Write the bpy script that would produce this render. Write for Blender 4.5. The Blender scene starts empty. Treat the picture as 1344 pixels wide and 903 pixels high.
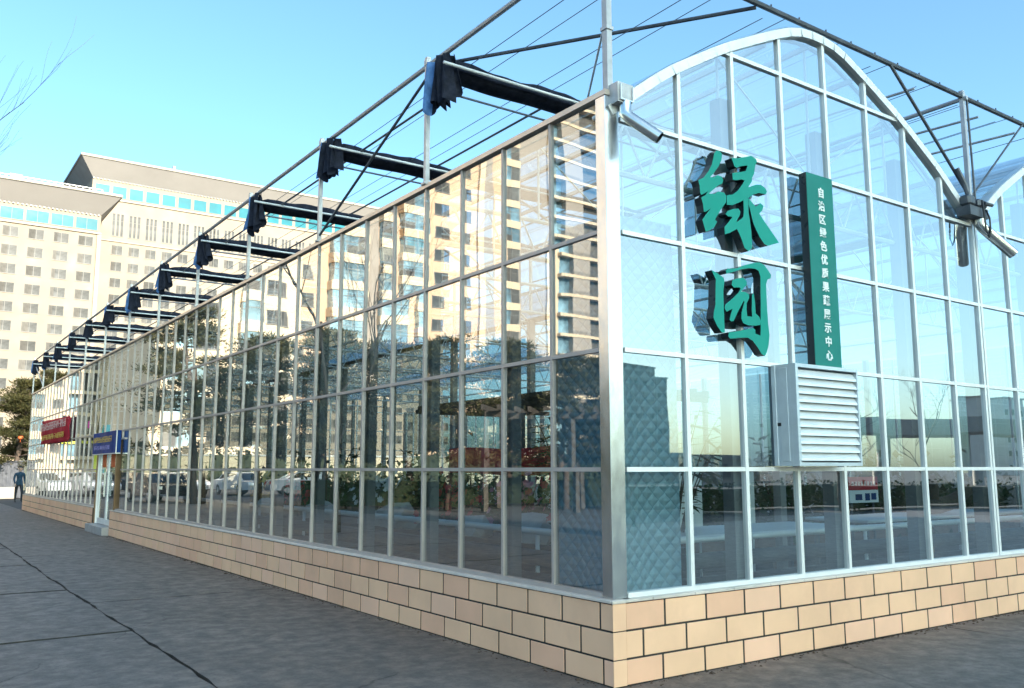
import bpy, bmesh, math, random
from mathutils import Vector, Matrix
from mathutils.geometry import tessellate_polygon
rng = random.Random(7)
SC = bpy.context.scene
COL = SC.collection
V = Vector

# ------------------------------------------------------------------ camera
CAM = V((-4.4607, -5.0430, 1.568)); YAW, PITCH, ROLL, FPX = 0.958, 0.1414, -0.0014, 1151.58
cf = V((math.cos(YAW)*math.cos(PITCH), math.sin(YAW)*math.cos(PITCH), math.sin(PITCH)))
cr = V((math.sin(YAW), -math.cos(YAW), 0)); cu = cr.cross(cf)
cr, cu = cr*math.cos(ROLL)+cu*math.sin(ROLL), cu*math.cos(ROLL)-cr*math.sin(ROLL)
cam = bpy.data.cameras.new('camera'); camo = bpy.data.objects.new('camera', cam); COL.objects.link(camo)
cam.sensor_width = 36; cam.sensor_fit = 'HORIZONTAL'; cam.lens = FPX/1344*36
cam.clip_start = 0.05; cam.clip_end = 3000
camo.matrix_world = Matrix(((cr.x, cu.x, -cf.x, CAM.x), (cr.y, cu.y, -cf.y, CAM.y), (cr.z, cu.z, -cf.z, CAM.z), (0, 0, 0, 1)))
SC.camera = camo

# ------------------------------------------------------------------ sky, sun, exposure
SUN_EL = math.radians(22); SUN_DIR = V((0.06, -1, 0)).normalized()*math.cos(SUN_EL)+V((0, 0, math.sin(SUN_EL)))
w = bpy.data.worlds.new('World'); SC.world = w; w.use_nodes = True
nt = w.node_tree; nt.nodes.clear()
sky = nt.nodes.new('ShaderNodeTexSky'); sky.sky_type = 'NISHITA'; sky.sun_disc = False
sky.sun_elevation = SUN_EL; sky.sun_rotation = math.atan2(SUN_DIR.x, SUN_DIR.y)
sky.air_density = 0.95; sky.dust_density = 6.8; sky.ozone_density = 1.6; sky.altitude = 1200
tint = nt.nodes.new('ShaderNodeMix'); tint.data_type = 'RGBA'; tint.blend_type = 'MULTIPLY'; tint.inputs[0].default_value = 1
tint.inputs[7].default_value = (0.75, 1.03, 1.02, 1)
bg = nt.nodes.new('ShaderNodeBackground'); bg.inputs[1].default_value = 0.14
wo = nt.nodes.new('ShaderNodeOutputWorld')
nt.links.new(sky.outputs[0], tint.inputs[6]); nt.links.new(tint.outputs[2], bg.inputs[0]); nt.links.new(bg.outputs[0], wo.inputs[0])
sl = bpy.data.lights.new('sun', 'SUN'); sl.energy = 4.4; sl.angle = math.radians(0.5); sl.color = (1, 0.9, 0.76)
so = bpy.data.objects.new('sun', sl); COL.objects.link(so); so.rotation_euler = SUN_DIR.to_track_quat('Z', 'Y').to_euler()
so.location = (0, -60, 80)
SC.view_settings.view_transform = 'Standard'; SC.view_settings.look = 'None'
SC.view_settings.gamma = 1; SC.view_settings.exposure = 1.6
SC.render.engine = 'CYCLES'
SC.cycles.max_bounces = 9; SC.cycles.glossy_bounces = 5; SC.cycles.transparent_max_bounces = 32
SC.cycles.transmission_bounces = 4; SC.cycles.diffuse_bounces = 4; SC.cycles.sample_clamp_indirect = 6
SC.cycles.caustics_reflective = False; SC.cycles.caustics_refractive = False
SC.cycles.use_denoising = True

# ------------------------------------------------------------------ materials
def newmat(name):
    m = bpy.data.materials.new(name); m.use_nodes = True
    n = m.node_tree; n.nodes.clear()
    out = n.nodes.new('ShaderNodeOutputMaterial')
    return m, n, out
def nd(n, t, **kw):
    x = n.nodes.new(t)
    for k, v in kw.items(): setattr(x, k, v)
    return x
def coords(n, scale=(1, 1, 1)):
    tc = nd(n, 'ShaderNodeTexCoord'); mp = nd(n, 'ShaderNodeMapping'); mp.inputs[3].default_value = scale
    n.links.new(tc.outputs['Object'], mp.inputs[0]); return mp.outputs[0]
def noise(n, vec, scale, detail=4, rough=.55):
    t = nd(n, 'ShaderNodeTexNoise'); t.inputs['Scale'].default_value = scale; t.inputs['Detail'].default_value = detail
    t.inputs['Roughness'].default_value = rough; n.links.new(vec, t.inputs['Vector']); return t.outputs['Fac']
def ramp(n, fac, stops):
    r = nd(n, 'ShaderNodeValToRGB'); e = r.color_ramp.elements
    while len(e) < len(stops): e.new(.5)
    for el, (p, c) in zip(e, stops): el.position = p; el.color = (*c, 1) if len(c) == 3 else c
    n.links.new(fac, r.inputs[0]); return r.outputs[0]
def mixc(n, fac, a, b, mode='MIX'):
    m = nd(n, 'ShaderNodeMix', data_type='RGBA', blend_type=mode)
    for s, v in ((0, fac), (6, a), (7, b)):
        if hasattr(v, 'is_output'): n.links.new(v, m.inputs[s])
        elif s == 0: m.inputs[0].default_value = v
        else: m.inputs[s].default_value = (*v, 1)
    return m.outputs[2]
def math_(n, op, a, b=None, clamp=False):
    m = nd(n, 'ShaderNodeMath', operation=op, use_clamp=clamp)
    for i, v in enumerate((a, b)):
        if v is None: continue
        if hasattr(v, 'is_output'): n.links.new(v, m.inputs[i])
        else: m.inputs[i].default_value = v
    return m.outputs[0]
def pbr(name, col, rough=.6, metal=0, var=.12, vscale=3, bump=0, bscale=40, spec=.5, stretch=(1, 1, 1), dirt=None, randv=0):
    """col modulated by two octaves of noise; optional bump; per-object value variation."""
    m, n, out = newmat(name); b = nd(n, 'ShaderNodeBsdfPrincipled'); n.links.new(b.outputs[0], out.inputs[0])
    vec = coords(n, stretch); f = noise(n, vec, vscale, 5)
    lo = tuple(max(0, c*(1-var*2)) for c in col); hi = tuple(min(1, c*(1+var*1.6)) for c in col)
    c = ramp(n, f, [(.25, lo), (.75, hi)])
    if dirt:
        f2 = noise(n, vec, vscale*.33, 6, .7); d = ramp(n, f2, [(.52, (0, 0, 0)), (.72, (1, 1, 1))])
        c = mixc(n, d, c, dirt)
    if randv:
        oi = nd(n, 'ShaderNodeObjectInfo'); g = math_(n, 'MULTIPLY_ADD', oi.outputs['Random'], randv); n.nodes[-1].inputs[2].default_value = 1-randv/2
        hs = nd(n, 'ShaderNodeHueSaturation'); n.links.new(c, hs.inputs['Color']); n.links.new(g, hs.inputs['Value']); c = hs.outputs[0]
    n.links.new(c, b.inputs['Base Color'])
    b.inputs['Roughness'].default_value = rough; b.inputs['Metallic'].default_value = metal; b.inputs['Specular IOR Level'].default_value = spec
    if rough > .12:
        rr = ramp(n, noise(n, vec, vscale*2.3, 4), [(.3, (rough*.8,)*3), (.7, (min(1, rough*1.2),)*3)]); n.links.new(rr, b.inputs['Roughness'])
    if bump:
        bp = nd(n, 'ShaderNodeBump'); bp.inputs['Strength'].default_value = bump; bp.inputs['Distance'].default_value = .01
        n.links.new(noise(n, vec, bscale, 5), bp.inputs['Height']); n.links.new(bp.outputs[0], b.inputs['Normal'])
    return m
def glass(name, tintc, r0, expo, wave=.05, haze=0, dust=0):
    """thin coated glazing: Schlick mix of see-through and mirror, slightly wavy."""
    m, n, out = newmat(name)
    tr = nd(n, 'ShaderNodeBsdfTransparent'); tr.inputs[0].default_value = (*tintc, 1)
    gl = nd(n, 'ShaderNodeBsdfGlossy'); gl.inputs['Roughness'].default_value = 0.0; gl.inputs[0].default_value = (.96, .98, 1, 1)
    lw = nd(n, 'ShaderNodeLayerWeight'); lw.inputs[0].default_value = .5
    p = math_(n, 'POWER', lw.outputs['Facing'], expo); f = math_(n, 'MULTIPLY_ADD', p, 1-r0); n.nodes[-1].inputs[2].default_value = r0
    mx = nd(n, 'ShaderNodeMixShader'); n.links.new(f, mx.inputs[0]); n.links.new(tr.outputs[0], mx.inputs[1]); n.links.new(gl.outputs[0], mx.inputs[2])
    if wave:
        vec = coords(n); bp = nd(n, 'ShaderNodeBump'); bp.inputs['Strength'].default_value = 1; bp.inputs['Distance'].default_value = wave
        n.links.new(noise(n, vec, 1.1, 1.5, .4), bp.inputs['Height']); n.links.new(bp.outputs[0], gl.inputs['Normal'])
    last = mx
    if dust:
        vec = coords(n, (1, 1, .35)); f_ = ramp(n, noise(n, vec, 2.2, 7, .7), [(.42, (0,)*3), (.72, (dust,)*3)])
        dd = nd(n, 'ShaderNodeBsdfDiffuse'); dd.inputs[0].default_value = (.62, .60, .56, 1)
        dm = nd(n, 'ShaderNodeMixShader'); n.links.new(f_, dm.inputs[0]); n.links.new(mx.outputs[0], dm.inputs[1]); n.links.new(dd.outputs[0], dm.inputs[2]); last = dm
    if haze:
        df = nd(n, 'ShaderNodeBsdfTranslucent'); df.inputs[0].default_value = (.75, .85, .9, 1)
        d2 = nd(n, 'ShaderNodeBsdfDiffuse'); d2.inputs[0].default_value = (.7, .8, .85, 1)
        a = nd(n, 'ShaderNodeMixShader'); a.inputs[0].default_value = .4; n.links.new(df.outputs[0], a.inputs[1]); n.links.new(d2.outputs[0], a.inputs[2])
        h = nd(n, 'ShaderNodeMixShader'); h.inputs[0].default_value = haze; n.links.new(mx.outputs[0], h.inputs[1]); n.links.new(a.outputs[0], h.inputs[2]); last = h
    n.links.new(last.outputs[0], out.inputs[0]); return m
def leafmat(name, a, b, warm=(.10, .09, .02)):
    m, n, out = newmat(name); bs = nd(n, 'ShaderNodeBsdfPrincipled')
    tc = nd(n, 'ShaderNodeTexCoord'); f = noise(n, tc.outputs['Object'], 1.3, 3); f2 = noise(n, tc.outputs['Object'], 9, 2)
    c = mixc(n, ramp(n, f, [(.35, (0,)*3), (.65, (1,)*3)]), a, b); c = mixc(n, ramp(n, f2, [(.55, (0,)*3), (.75, (.7,)*3)]), c, warm)
    n.links.new(c, bs.inputs['Base Color']); bs.inputs['Roughness'].default_value = .65; bs.inputs['Specular IOR Level'].default_value = .25
    t = nd(n, 'ShaderNodeBsdfTranslucent'); n.links.new(c, t.inputs[0])
    mx = nd(n, 'ShaderNodeMixShader'); mx.inputs[0].default_value = .25; n.links.new(bs.outputs[0], mx.inputs[1]); n.links.new(t.outputs[0], mx.inputs[2])
    n.links.new(mx.outputs[0], out.inputs[0]); return m

M = {}
M['glass'] = glass('wall_glass', (.60, .70, .73), .19, 1.65, .0017, dust=.045)
M['roof'] = glass('roof_sheet', (.78, .84, .86), .06, 3.5, .004, haze=.085)
M['clear'] = glass('clear_glass', (.8, .86, .87), .08, 3, .004)
M['galv'] = pbr('galvanised_steel', (.46, .46, .48), .45, .4, .10, 9, .05, 60)
M['truss'] = pbr('pale_truss_steel', (.80, .82, .84), .5, .1, .04, 5)
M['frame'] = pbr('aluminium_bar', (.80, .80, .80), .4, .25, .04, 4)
M['dull_frame'] = pbr('reflection_toned_bar', (.46, .40, .38), .45, .25, .06, 4)  # bar colour darkened and warmed, standing in for the long wall's reflected light
M['eave'] = pbr('eave_strip', (.66, .55, .47), .35, .4, .05, 3)
M['bronze'] = pbr('bronze_door_jamb', (.16, .10, .055), .35, .5, .1, 4)
M['stainless'] = pbr('stainless_sheet', (.66, .67, .68), .22, .95, .08, 5, .15, 6, stretch=(1, 1, .5))
M['dark_steel'] = pbr('dull_dark_steel', (.10, .11, .13), .5, .5, .2, 6)
M['white_steel'] = pbr('white_powder_steel', (.78, .79, .80), .4, .1, .04, 3)
M['col'] = pbr('inner_column_steel', (.30, .30, .31), .5, .4, .10, 4)
M['wire'] = pbr('wire', (.16, .19, .23), .5, .4, .1, 3)
M['cloth'] = pbr('shade_cloth', (.014, .017, .030), .85, 0, .3, 8, .4, 120, spec=.2)
M['cloth_blue'] = pbr('shade_cloth_thin', (.09, .20, .44), .8, 0, .3, 8, .3, 120, spec=.2)
M['grout'] = pbr('dark_grout', (.030, .028, .026), .9, 0, .2, 8)
M['tile'] = pbr('sand_tile', (.87, .522, .337), .42, 0, .05, 1.6, .06, 30, dirt=(.75, .43, .285))
M['tile_b'] = pbr('sand_tile_light', (.88, .515, .355), .42, 0, .05, 1.6, .06, 30)
M['tile_c'] = pbr('sand_tile_deep', (.82, .46, .305), .45, 0, .06, 1.6, .06, 30, dirt=(.66, .38, .25))
M['coping'] = pbr('pale_coping_tile', (.70, .60, .54), .45, 0, .08, 3, .05, 30, dirt=(.5, .46, .42))
M['stone'] = pbr('grey_step_stone', (.34, .33, .34), .6, 0, .1, 4)
M['green'] = pbr('green_letter_face', (.006, .285, .23), .5, 0, .03, 2, spec=.2)
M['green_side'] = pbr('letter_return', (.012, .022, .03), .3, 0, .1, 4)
M['green_board'] = pbr('green_board_face', (.013, .20, .175), .5, 0, .06, 2, spec=.2)
M['white'] = pbr('white_lettering', (.86, .88, .88), .5, 0, .03, 3)
M['box'] = pbr('galvanised_cabinet', (.56, .62, .68), .35, .45, .06, 5, .04, 30)
M['slat'] = pbr('louvre_slat', (.76, .79, .82), .35, .3, .04, 5)
M['black'] = pbr('black_rubber', (.012, .012, .014), .5, 0, .1, 5)
M['pave'] = None
M['hotel'] = pbr('hotel_render', (.25, .20, .155), .8, 0, .03, .15, dirt=(.222, .178, .142))
M['hotel_trim'] = pbr('hotel_trim', (.27, .235, .20), .7, 0, .03, .3)
M['soffit'] = pbr('grey_soffit', (.25, .228, .222), .7, 0, .03, .3)
M['teal_glass'] = pbr('teal_window_glass', (.012, .125, .165), .35, 0, .12, .4, spec=.1, randv=.3)
M['win_glass'] = pbr('window_glass', (.062, .063, .066), .3, 0, .45, .7, spec=.1, randv=.5)
M['win_blue'] = pbr('bay_window_glass', (.16, .27, .34), .10, 0, .45, .5, spec=1, randv=.6)
M['curtain'] = pbr('room_curtain', (.09, .083, .077), .9, 0, .15, 2, randv=.6)
M['win_frame'] = pbr('window_frame', (.16, .15, .14), .6, 0, .05, 2)
M['tan'] = pbr('tan_render', (.52, .355, .24), .85, 0, .04, .2, dirt=(.46, .325, .205))
M['cream'] = pbr('cream_render', (.56, .44, .31), .85, 0, .04, .2)
M['greyp'] = pbr('grey_panel', (.30, .255, .22), .8, 0, .05, .4)
M['brick'] = pbr('brown_brick', (.24, .17, .13), .9, 0, .08, .8)
M['conc'] = pbr('pale_concrete', (.46, .44, .42), .85, 0, .06, .3)
M['bark'] = pbr('bark', (.085, .060, .045), .95, 0, .25, 9, .6, 25)
M['twig'] = pbr('grey_twig', (.10, .085, .08), .9, 0, .2, 9)
M['pine'] = leafmat('pine_needles', (.038, .042, .016), (.075, .068, .023), (.10, .062, .018))
M['leaf'] = leafmat('broad_leaf', (.020, .060, .020), (.045, .095, .03), (.05, .10, .02))
M['petal_red'] = pbr('red_petals', (.70, .04, .05), .6, 0, .1, 8)
M['petal_pink'] = pbr('pink_petals', (.75, .28, .36), .6, 0, .1, 8)
M['rock'] = pbr('white_rock', (.60, .58, .55), .8, 0, .15, 4, .5, 12)
M['hedge'] = leafmat('hedge_leaf', (.010, .018, .008), (.022, .034, .012), (.05, .035, .012))
M['quilt'] = None
M['soil'] = pbr('dark_floor', (.014, .014, .015), .9, 0, .25, 1.5, .4, 20)
M['pipe_silver'] = pbr('bright_pipe', (.92, .93, .94), .35, .3, .05, 6)
M['pipe_black'] = pbr('foam_lagging', (.045, .048, .052), .6, 0, .2, 6)
M['red'] = pbr('red_cloth', (.72, .025, .035), .75, 0, .08, 3, .2, 12)
M['maroon'] = pbr('maroon_banner', (.50, .03, .05), .8, 0, .08, 2, .15, 8, spec=.1)
M['yellow'] = pbr('yellow_print', (.62, .40, .06), .6, 0, .1, 4)
M['pinkprint'] = pbr('pale_pink_print', (.66, .42, .42), .6, 0, .1, 4)
M['blue'] = pbr('blue_panel', (.008, .042, .20), .6, 0, .25, 1.2, spec=.15)
M['violet'] = pbr('violet_print', (.22, .22, .52), .5, 0, .1, 4)
M['magenta'] = pbr('magenta_board', (.72, .05, .45), .5, 0, .05, 2)
M['lime'] = pbr('lime_board', (.62, .66, .05), .5, 0, .05, 2)
M['cyan'] = pbr('cyan_board', (.10, .55, .66), .5, 0, .05, 2)
M['orange'] = pbr('orange_red_paper', (.65, .12, .03), .7, 0, .08, 4)
M['timber'] = pbr('weathered_timber', (.055, .045, .036), .85, 0, .2, 5, .3, 20)
M['terracotta'] = pbr('planter_brown', (.16, .075, .045), .8, 0, .15, 4)
M['table'] = pbr('white_table_top', (.62, .66, .68), .4, 0, .05, 3)
M['jacket_blue'] = pbr('blue_jacket', (.010, .038, .075), .8, 0, .1, 8)
M['jacket_dark'] = pbr('dark_coat', (.02, .022, .03), .85, 0, .1, 8)
M['jeans'] = pbr('dark_trousers', (.018, .020, .028), .85, 0, .1, 8)
M['skin'] = pbr('skin', (.50, .32, .24), .6, 0, .05, 8)
M['hair'] = pbr('black_hair', (.012, .010, .010), .6, 0, .1, 8)
M['kiosk'] = pbr('dark_grey_sheet', (.05, .055, .07), .6, .2, .1, 2)
M['car_white'] = pbr('white_car_paint', (.40, .41, .42), .25, 0, .02, 1)
M['car_silver'] = pbr('silver_car_paint', (.45, .46, .48), .28, .5, .02, 1)
M['car_dark'] = pbr('dark_car_paint', (.03, .03, .04), .25, 0, .05, 1)
M['car_glass'] = pbr('car_glass', (.02, .025, .03), .08, 0, .1, 1, spec=.8)
M['lamp_red'] = pbr('tail_lamp', (.4, .02, .02), .3, 0, .05, 3)
def pavemat():
    m, n, out = newmat('worn_concrete'); b = nd(n, 'ShaderNodeBsdfPrincipled'); n.links.new(b.outputs[0], out.inputs[0])
    vec = coords(n); big = noise(n, vec, .9, 7, .68); mid = noise(n, vec, 5.5, 7, .72); fine = noise(n, vec, 42, 5, .8)
    c = ramp(n, big, [(.33, (.108, .087, .077)), (.5, (.146, .118, .104)), (.67, (.188, .154, .136))])
    c = mixc(n, ramp(n, mid, [(.40, (0,)*3), (.60, (.55,)*3)]), c, (.052, .050, .052))
    smear = noise(n, coords(n, (1.6, .7, 1)), 3.4, 7, .75)
    c = mixc(n, ramp(n, smear, [(.60, (0,)*3), (.74, (.5,)*3)]), c, (.25, .21, .18))
    c = mixc(n, ramp(n, fine, [(.45, (0,)*3), (.68, (.45,)*3)]), c, (.16, .16, .165))
    spk = noise(n, vec, 30, 2, .5); c = mixc(n, ramp(n, spk, [(.66, (0,)*3), (.70, (.85,)*3)]), c, (.045, .043, .045))
    wv = nd(n, 'ShaderNodeTexNoise'); wv.inputs['Scale'].default_value = 1.4; wv.inputs['Detail'].default_value = 5; n.links.new(vec, wv.inputs['Vector'])
    va = nd(n, 'ShaderNodeVectorMath', operation='MULTIPLY_ADD'); n.links.new(wv.outputs['Color'], va.inputs[0]); va.inputs[1].default_value = (.5, .5, 0); n.links.new(vec, va.inputs[2])
    vo = nd(n, 'ShaderNodeTexVoronoi', feature='DISTANCE_TO_EDGE'); vo.inputs['Scale'].default_value = .30; n.links.new(va.outputs[0], vo.inputs['Vector'])
    line = ramp(n, vo.outputs['Distance'], [(.0, (1,)*3), (.0032, (0,)*3)]); msk = ramp(n, noise(n, vec, .6, 3), [(.50, (0,)*3), (.56, (.85,)*3)])
    c = mixc(n, math_(n, 'MULTIPLY', line, msk), c, (.018, .016, .015))
    pt = ramp(n, noise(n, vec, 7.5, 5, .75), [(.57, (0,)*3), (.66, (.5,)*3)]); c = mixc(n, pt, c, (.155, .135, .12))
    n.links.new(c, b.inputs['Base Color'])
    r = ramp(n, mid, [(.3, (.42,)*3), (.7, (.72,)*3)]); n.links.new(r, b.inputs['Roughness']); b.inputs['Specular IOR Level'].default_value = .4
    bp = nd(n, 'ShaderNodeBump'); bp.inputs['Strength'].default_value = .5; bp.inputs['Distance'].default_value = .004
    n.links.new(fine, bp.inputs['Height']); n.links.new(bp.outputs[0], b.inputs['Normal'])
    return m
M['pave'] = pavemat()
def asphaltmat():
    m = pbr('asphalt', (.052, .052, .056), .85, 0, .12, .6, .4, 60); return m
M['asphalt'] = asphaltmat()
def quiltmat():
    m, n, out = newmat('quilted_insulation'); b = nd(n, 'ShaderNodeBsdfPrincipled'); n.links.new(b.outputs[0], out.inputs[0])
    vec = coords(n); b.inputs['Roughness'].default_value = .42
    sx = nd(n, 'ShaderNodeSeparateXYZ'); n.links.new(vec, sx.inputs[0]); a_ = math_(n, 'ADD', sx.outputs[0], sx.outputs[1])
    k1 = math_(n, 'ABSOLUTE', math_(n, 'SINE', math_(n, 'MULTIPLY', math_(n, 'ADD', a_, sx.outputs[2]), math.pi/.115)))
    k2 = math_(n, 'ABSOLUTE', math_(n, 'SINE', math_(n, 'MULTIPLY', math_(n, 'SUBTRACT', a_, sx.outputs[2]), math.pi/.115)))
    seam = ramp(n, math_(n, 'MINIMUM', k1, k2), [(.06, (1,)*3), (.16, (0,)*3)])
    cc = ramp(n, noise(n, vec, 2, 4), [(.3, (.30, .49, .58)), (.7, (.40, .58, .66))])
    n.links.new(mixc(n, seam, cc, (.20, .38, .48)), b.inputs['Base Color'])
    bp = nd(n, 'ShaderNodeBump'); bp.inputs['Strength'].default_value = .9; bp.inputs['Distance'].default_value = .02
    n.links.new(math_(n, 'MULTIPLY', k1, k2), bp.inputs['Height']); n.links.new(bp.outputs[0], b.inputs['Normal'])
    return m
M['quilt'] = quiltmat()

# ------------------------------------------------------------------ mesh helpers
def wpos(o):
    p = V((0, 0, 0))
    while o is not None: p += V(o.location); o = o.parent
    return p
class MB:
    def __init__(s): s.v = []; s.f = []; s.m = []
    def add(s, vs, fs, m=0):
        k = len(s.v); s.v += [tuple(v) for v in vs]; s.f += [tuple(i+k for i in f) for f in fs]; s.m += [m]*len(fs); return s
    def box(s, x0, y0, z0, x1, y1, z1, m=0):
        return s.add([(x, y, z) for z in (z0, z1) for y in (y0, y1) for x in (x0, x1)],
                     [(0, 2, 3, 1), (4, 5, 7, 6), (0, 1, 5, 4), (2, 6, 7, 3), (0, 4, 6, 2), (1, 3, 7, 5)], m)
    def cbox(s, x0, y0, z0, x1, y1, z1, b, m=0):   # box with chamfered edges
        vs = []; 
        bm = bmesh.new(); bmesh.ops.create_cube(bm, size=1)
        for v in bm.verts: v.co = V(((x0+x1)/2+v.co.x*(x1-x0), (y0+y1)/2+v.co.y*(y1-y0), (z0+z1)/2+v.co.z*(z1-z0)))
        bmesh.ops.bevel(bm, geom=bm.edges[:], offset=b, segments=1, affect='EDGES'); bm.verts.index_update()
        s.add([v.co[:] for v in bm.verts], [[v.index for v in f.verts] for f in bm.faces], m); bm.free(); return s
    def bar(s, p, q, w, h, m=0, up=V((0, 0, 1))):
        p, q = V(p), V(q); d = (q-p).normalized()
        if abs(d.dot(up)) > .99: up = V((0, 1, 0))
        a = d.cross(up).normalized(); b = a.cross(d)
        c = [(-1, -1), (1, -1), (1, 1), (-1, 1)]
        vs = [o+a*(i*w/2)+b*(j*h/2) for o in (p, q) for i, j in c]
        return s.add(vs, [(3, 2, 1, 0), (4, 5, 6, 7)]+[(i, (i+1) % 4, 4+(i+1) % 4, 4+i) for i in range(4)], m)
    def tube(s, pts, r, n=8, m=0, cap=True):
        pts = [V(p) for p in pts]; rs = r if isinstance(r, (list, tuple)) else [r]*len(pts)
        vs = []; ref = None
        for i, p in enumerate(pts):
            d = (pts[min(i+1, len(pts)-1)]-pts[max(i-1, 0)])
            d = d.normalized() if d.length > 1e-9 else V((0, 0, 1))
            if ref is None: ref = V((0, 0, 1)) if abs(d.z) < .9 else V((1, 0, 0))
            a = d.cross(ref); a = a.normalized() if a.length > 1e-6 else d.orthogonal().normalized(); b = d.cross(a).normalized(); ref = a.cross(d)*-1 if False else ref
            vs += [p+a*(rs[i]*math.cos(t*2*math.pi/n))+b*(rs[i]*math.sin(t*2*math.pi/n)) for t in range(n)]
        fs = [(i*n+j, i*n+(j+1) % n, (i+1)*n+(j+1) % n, (i+1)*n+j) for i in range(len(pts)-1) for j in range(n)]
        if cap: fs += [tuple(range(n-1, -1, -1)), tuple((len(pts)-1)*n+j for j in range(n))]
        return s.add(vs, fs, m)
    def prism(s, poly, fn, d0, d1, m=0, mside=None):
        """poly: 2D outline; fn(u,v,d)->3D; front at d0, back at d1."""
        n = len(poly); tris = tessellate_polygon([[V((u, v, 0)) for u, v in poly]])
        k = [fn(u, v, d0) for u, v in poly]+[fn(u, v, d1) for u, v in poly]
        s.add(k, [tuple(t) for t in tris]+[tuple(n+i for i in reversed(t)) for t in tris], m)
        s.add(k, [(i, (i+1) % n, n+(i+1) % n, n+i) for i in range(n)], m if mside is None else mside); return s
    def build(s, name, mats, parent=None, smooth=False, recalc=False, angle=None):
        me = bpy.data.meshes.new(name); off = wpos(parent) if parent else V((0, 0, 0))
        me.from_pydata([tuple(V(v)-off) for v in s.v], [], s.f)
        if not isinstance(mats, (list, tuple)): mats = [mats]
        for m in mats: me.materials.append(m)
        me.polygons.foreach_set('material_index', s.m)
        if recalc:
            bm = bmesh.new(); bm.from_mesh(me); bmesh.ops.recalc_face_normals(bm, faces=bm.faces[:]); bm.to_mesh(me); bm.free()
        if smooth: me.polygons.foreach_set('use_smooth', [True]*len(me.polygons))
        me.update(); o = bpy.data.objects.new(name, me); COL.objects.link(o)
        if angle is not None:
            me.set_sharp_from_angle(angle=math.radians(angle))
        if parent: o.parent = parent
        return o
def tag(o, label=None, cat=None, group=None, kind=None):
    if label: o['label'] = label
    if cat: o['category'] = cat
    if group: o['group'] = group
    if kind: o['kind'] = kind
    return o
def empty(name, loc, label=None, cat=None, group=None, rz=0):
    o = bpy.data.objects.new(name, None); COL.objects.link(o); o.location = loc; o.rotation_euler.z = rz; o.empty_display_size = .3
    return tag(o, label, cat, group)
def inst(mesh_obj, name, loc, parent=None, rz=0, scale=None):
    o = bpy.data.objects.new(name, mesh_obj if isinstance(mesh_obj, bpy.types.Mesh) else mesh_obj.data); COL.objects.link(o)
    o.location = V(loc)-(wpos(parent) if parent else V((0, 0, 0))); o.rotation_euler.z = rz
    if scale: o.scale = scale
    if parent: o.parent = parent
    return o
def copy_tree(o, parent=None):
    c = o.copy(); COL.objects.link(c)
    if parent: c.parent = parent
    for ch in list(o.children): copy_tree(ch, c)
    return c
def project(p):
    d = V(p)-CAM; z = d.dot(cf)
    if z < .1: return None
    return 672+FPX*d.dot(cr)/z, 451.5-FPX*d.dot(cu)/z, z

# ================================================================== GROUND
g = MB().box(-900, -900, -.6, 900, 900, -.04); tag(g.build('ground', M['asphalt']), kind='structure')
pv = MB()
def slab(x0, y0, x1, y1, jag=.012, n=14):
    pts = []
    def edge(a, b, k):
        for i in range(k):
            t = i/k; p = V(a).lerp(V(b), t); pts.append((p.x+rng.uniform(-jag, jag), p.y+rng.uniform(-jag, jag)))
    kx = max(2, int((x1-x0)*4)); ky = max(2, int((y1-y0)*4))
    edge((x0, y0), (x1, y0), kx); edge((x1, y0), (x1, y1), ky); edge((x1, y1), (x0, y1), kx); edge((x0, y1), (x0, y0), ky)
    pv.prism(pts, lambda u, v, d: (u+.018*math.sin(v*.5)+.007*math.sin(v*2.9+1), v+.02*math.sin(u*1.7+v), d), 0, -.06, 0, 1)
XJ = -2.40
ys = [-22, -17, -12.5, -8.2, -3.9, .75, 4.41, 8.06, 11.8, 15.6, 19.5, 23.4, 27.2, 31, 35, 39, 43, 47.5]
for a, b in zip(ys, ys[1:]): slab(-5.9, a+.038, XJ-.015, b-.038, .012)
for a, b in zip(ys, ys[1:]): slab(-9.4, a+.9+.008, -5.93, b+.9-.008)
ya = [-22, -14, -9.2, -4.6, -.62, 6.6, 13.5, 20.4, 27, 34.5, 41, 47.5]
for a, b in zip(ya, ya[1:]): slab(XJ+.016, a+.011, -.065, b-.011, .014)
xa = [-.07, 4.3, 8.6, 13, 17.4, 22, 27]
for a, b in zip(xa, xa[1:]): 
    slab(a+.004, -4.6+.004, b-.004, -.07-.004, .006); slab(a+.004, -9.2, b-.004, -4.6-.004, .006); slab(a+.004, -14, b-.004, -9.2-.004, .006)
tag(pv.build('pavement', [M['pave'], M['grout']], recalc=True), kind='structure')
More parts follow.
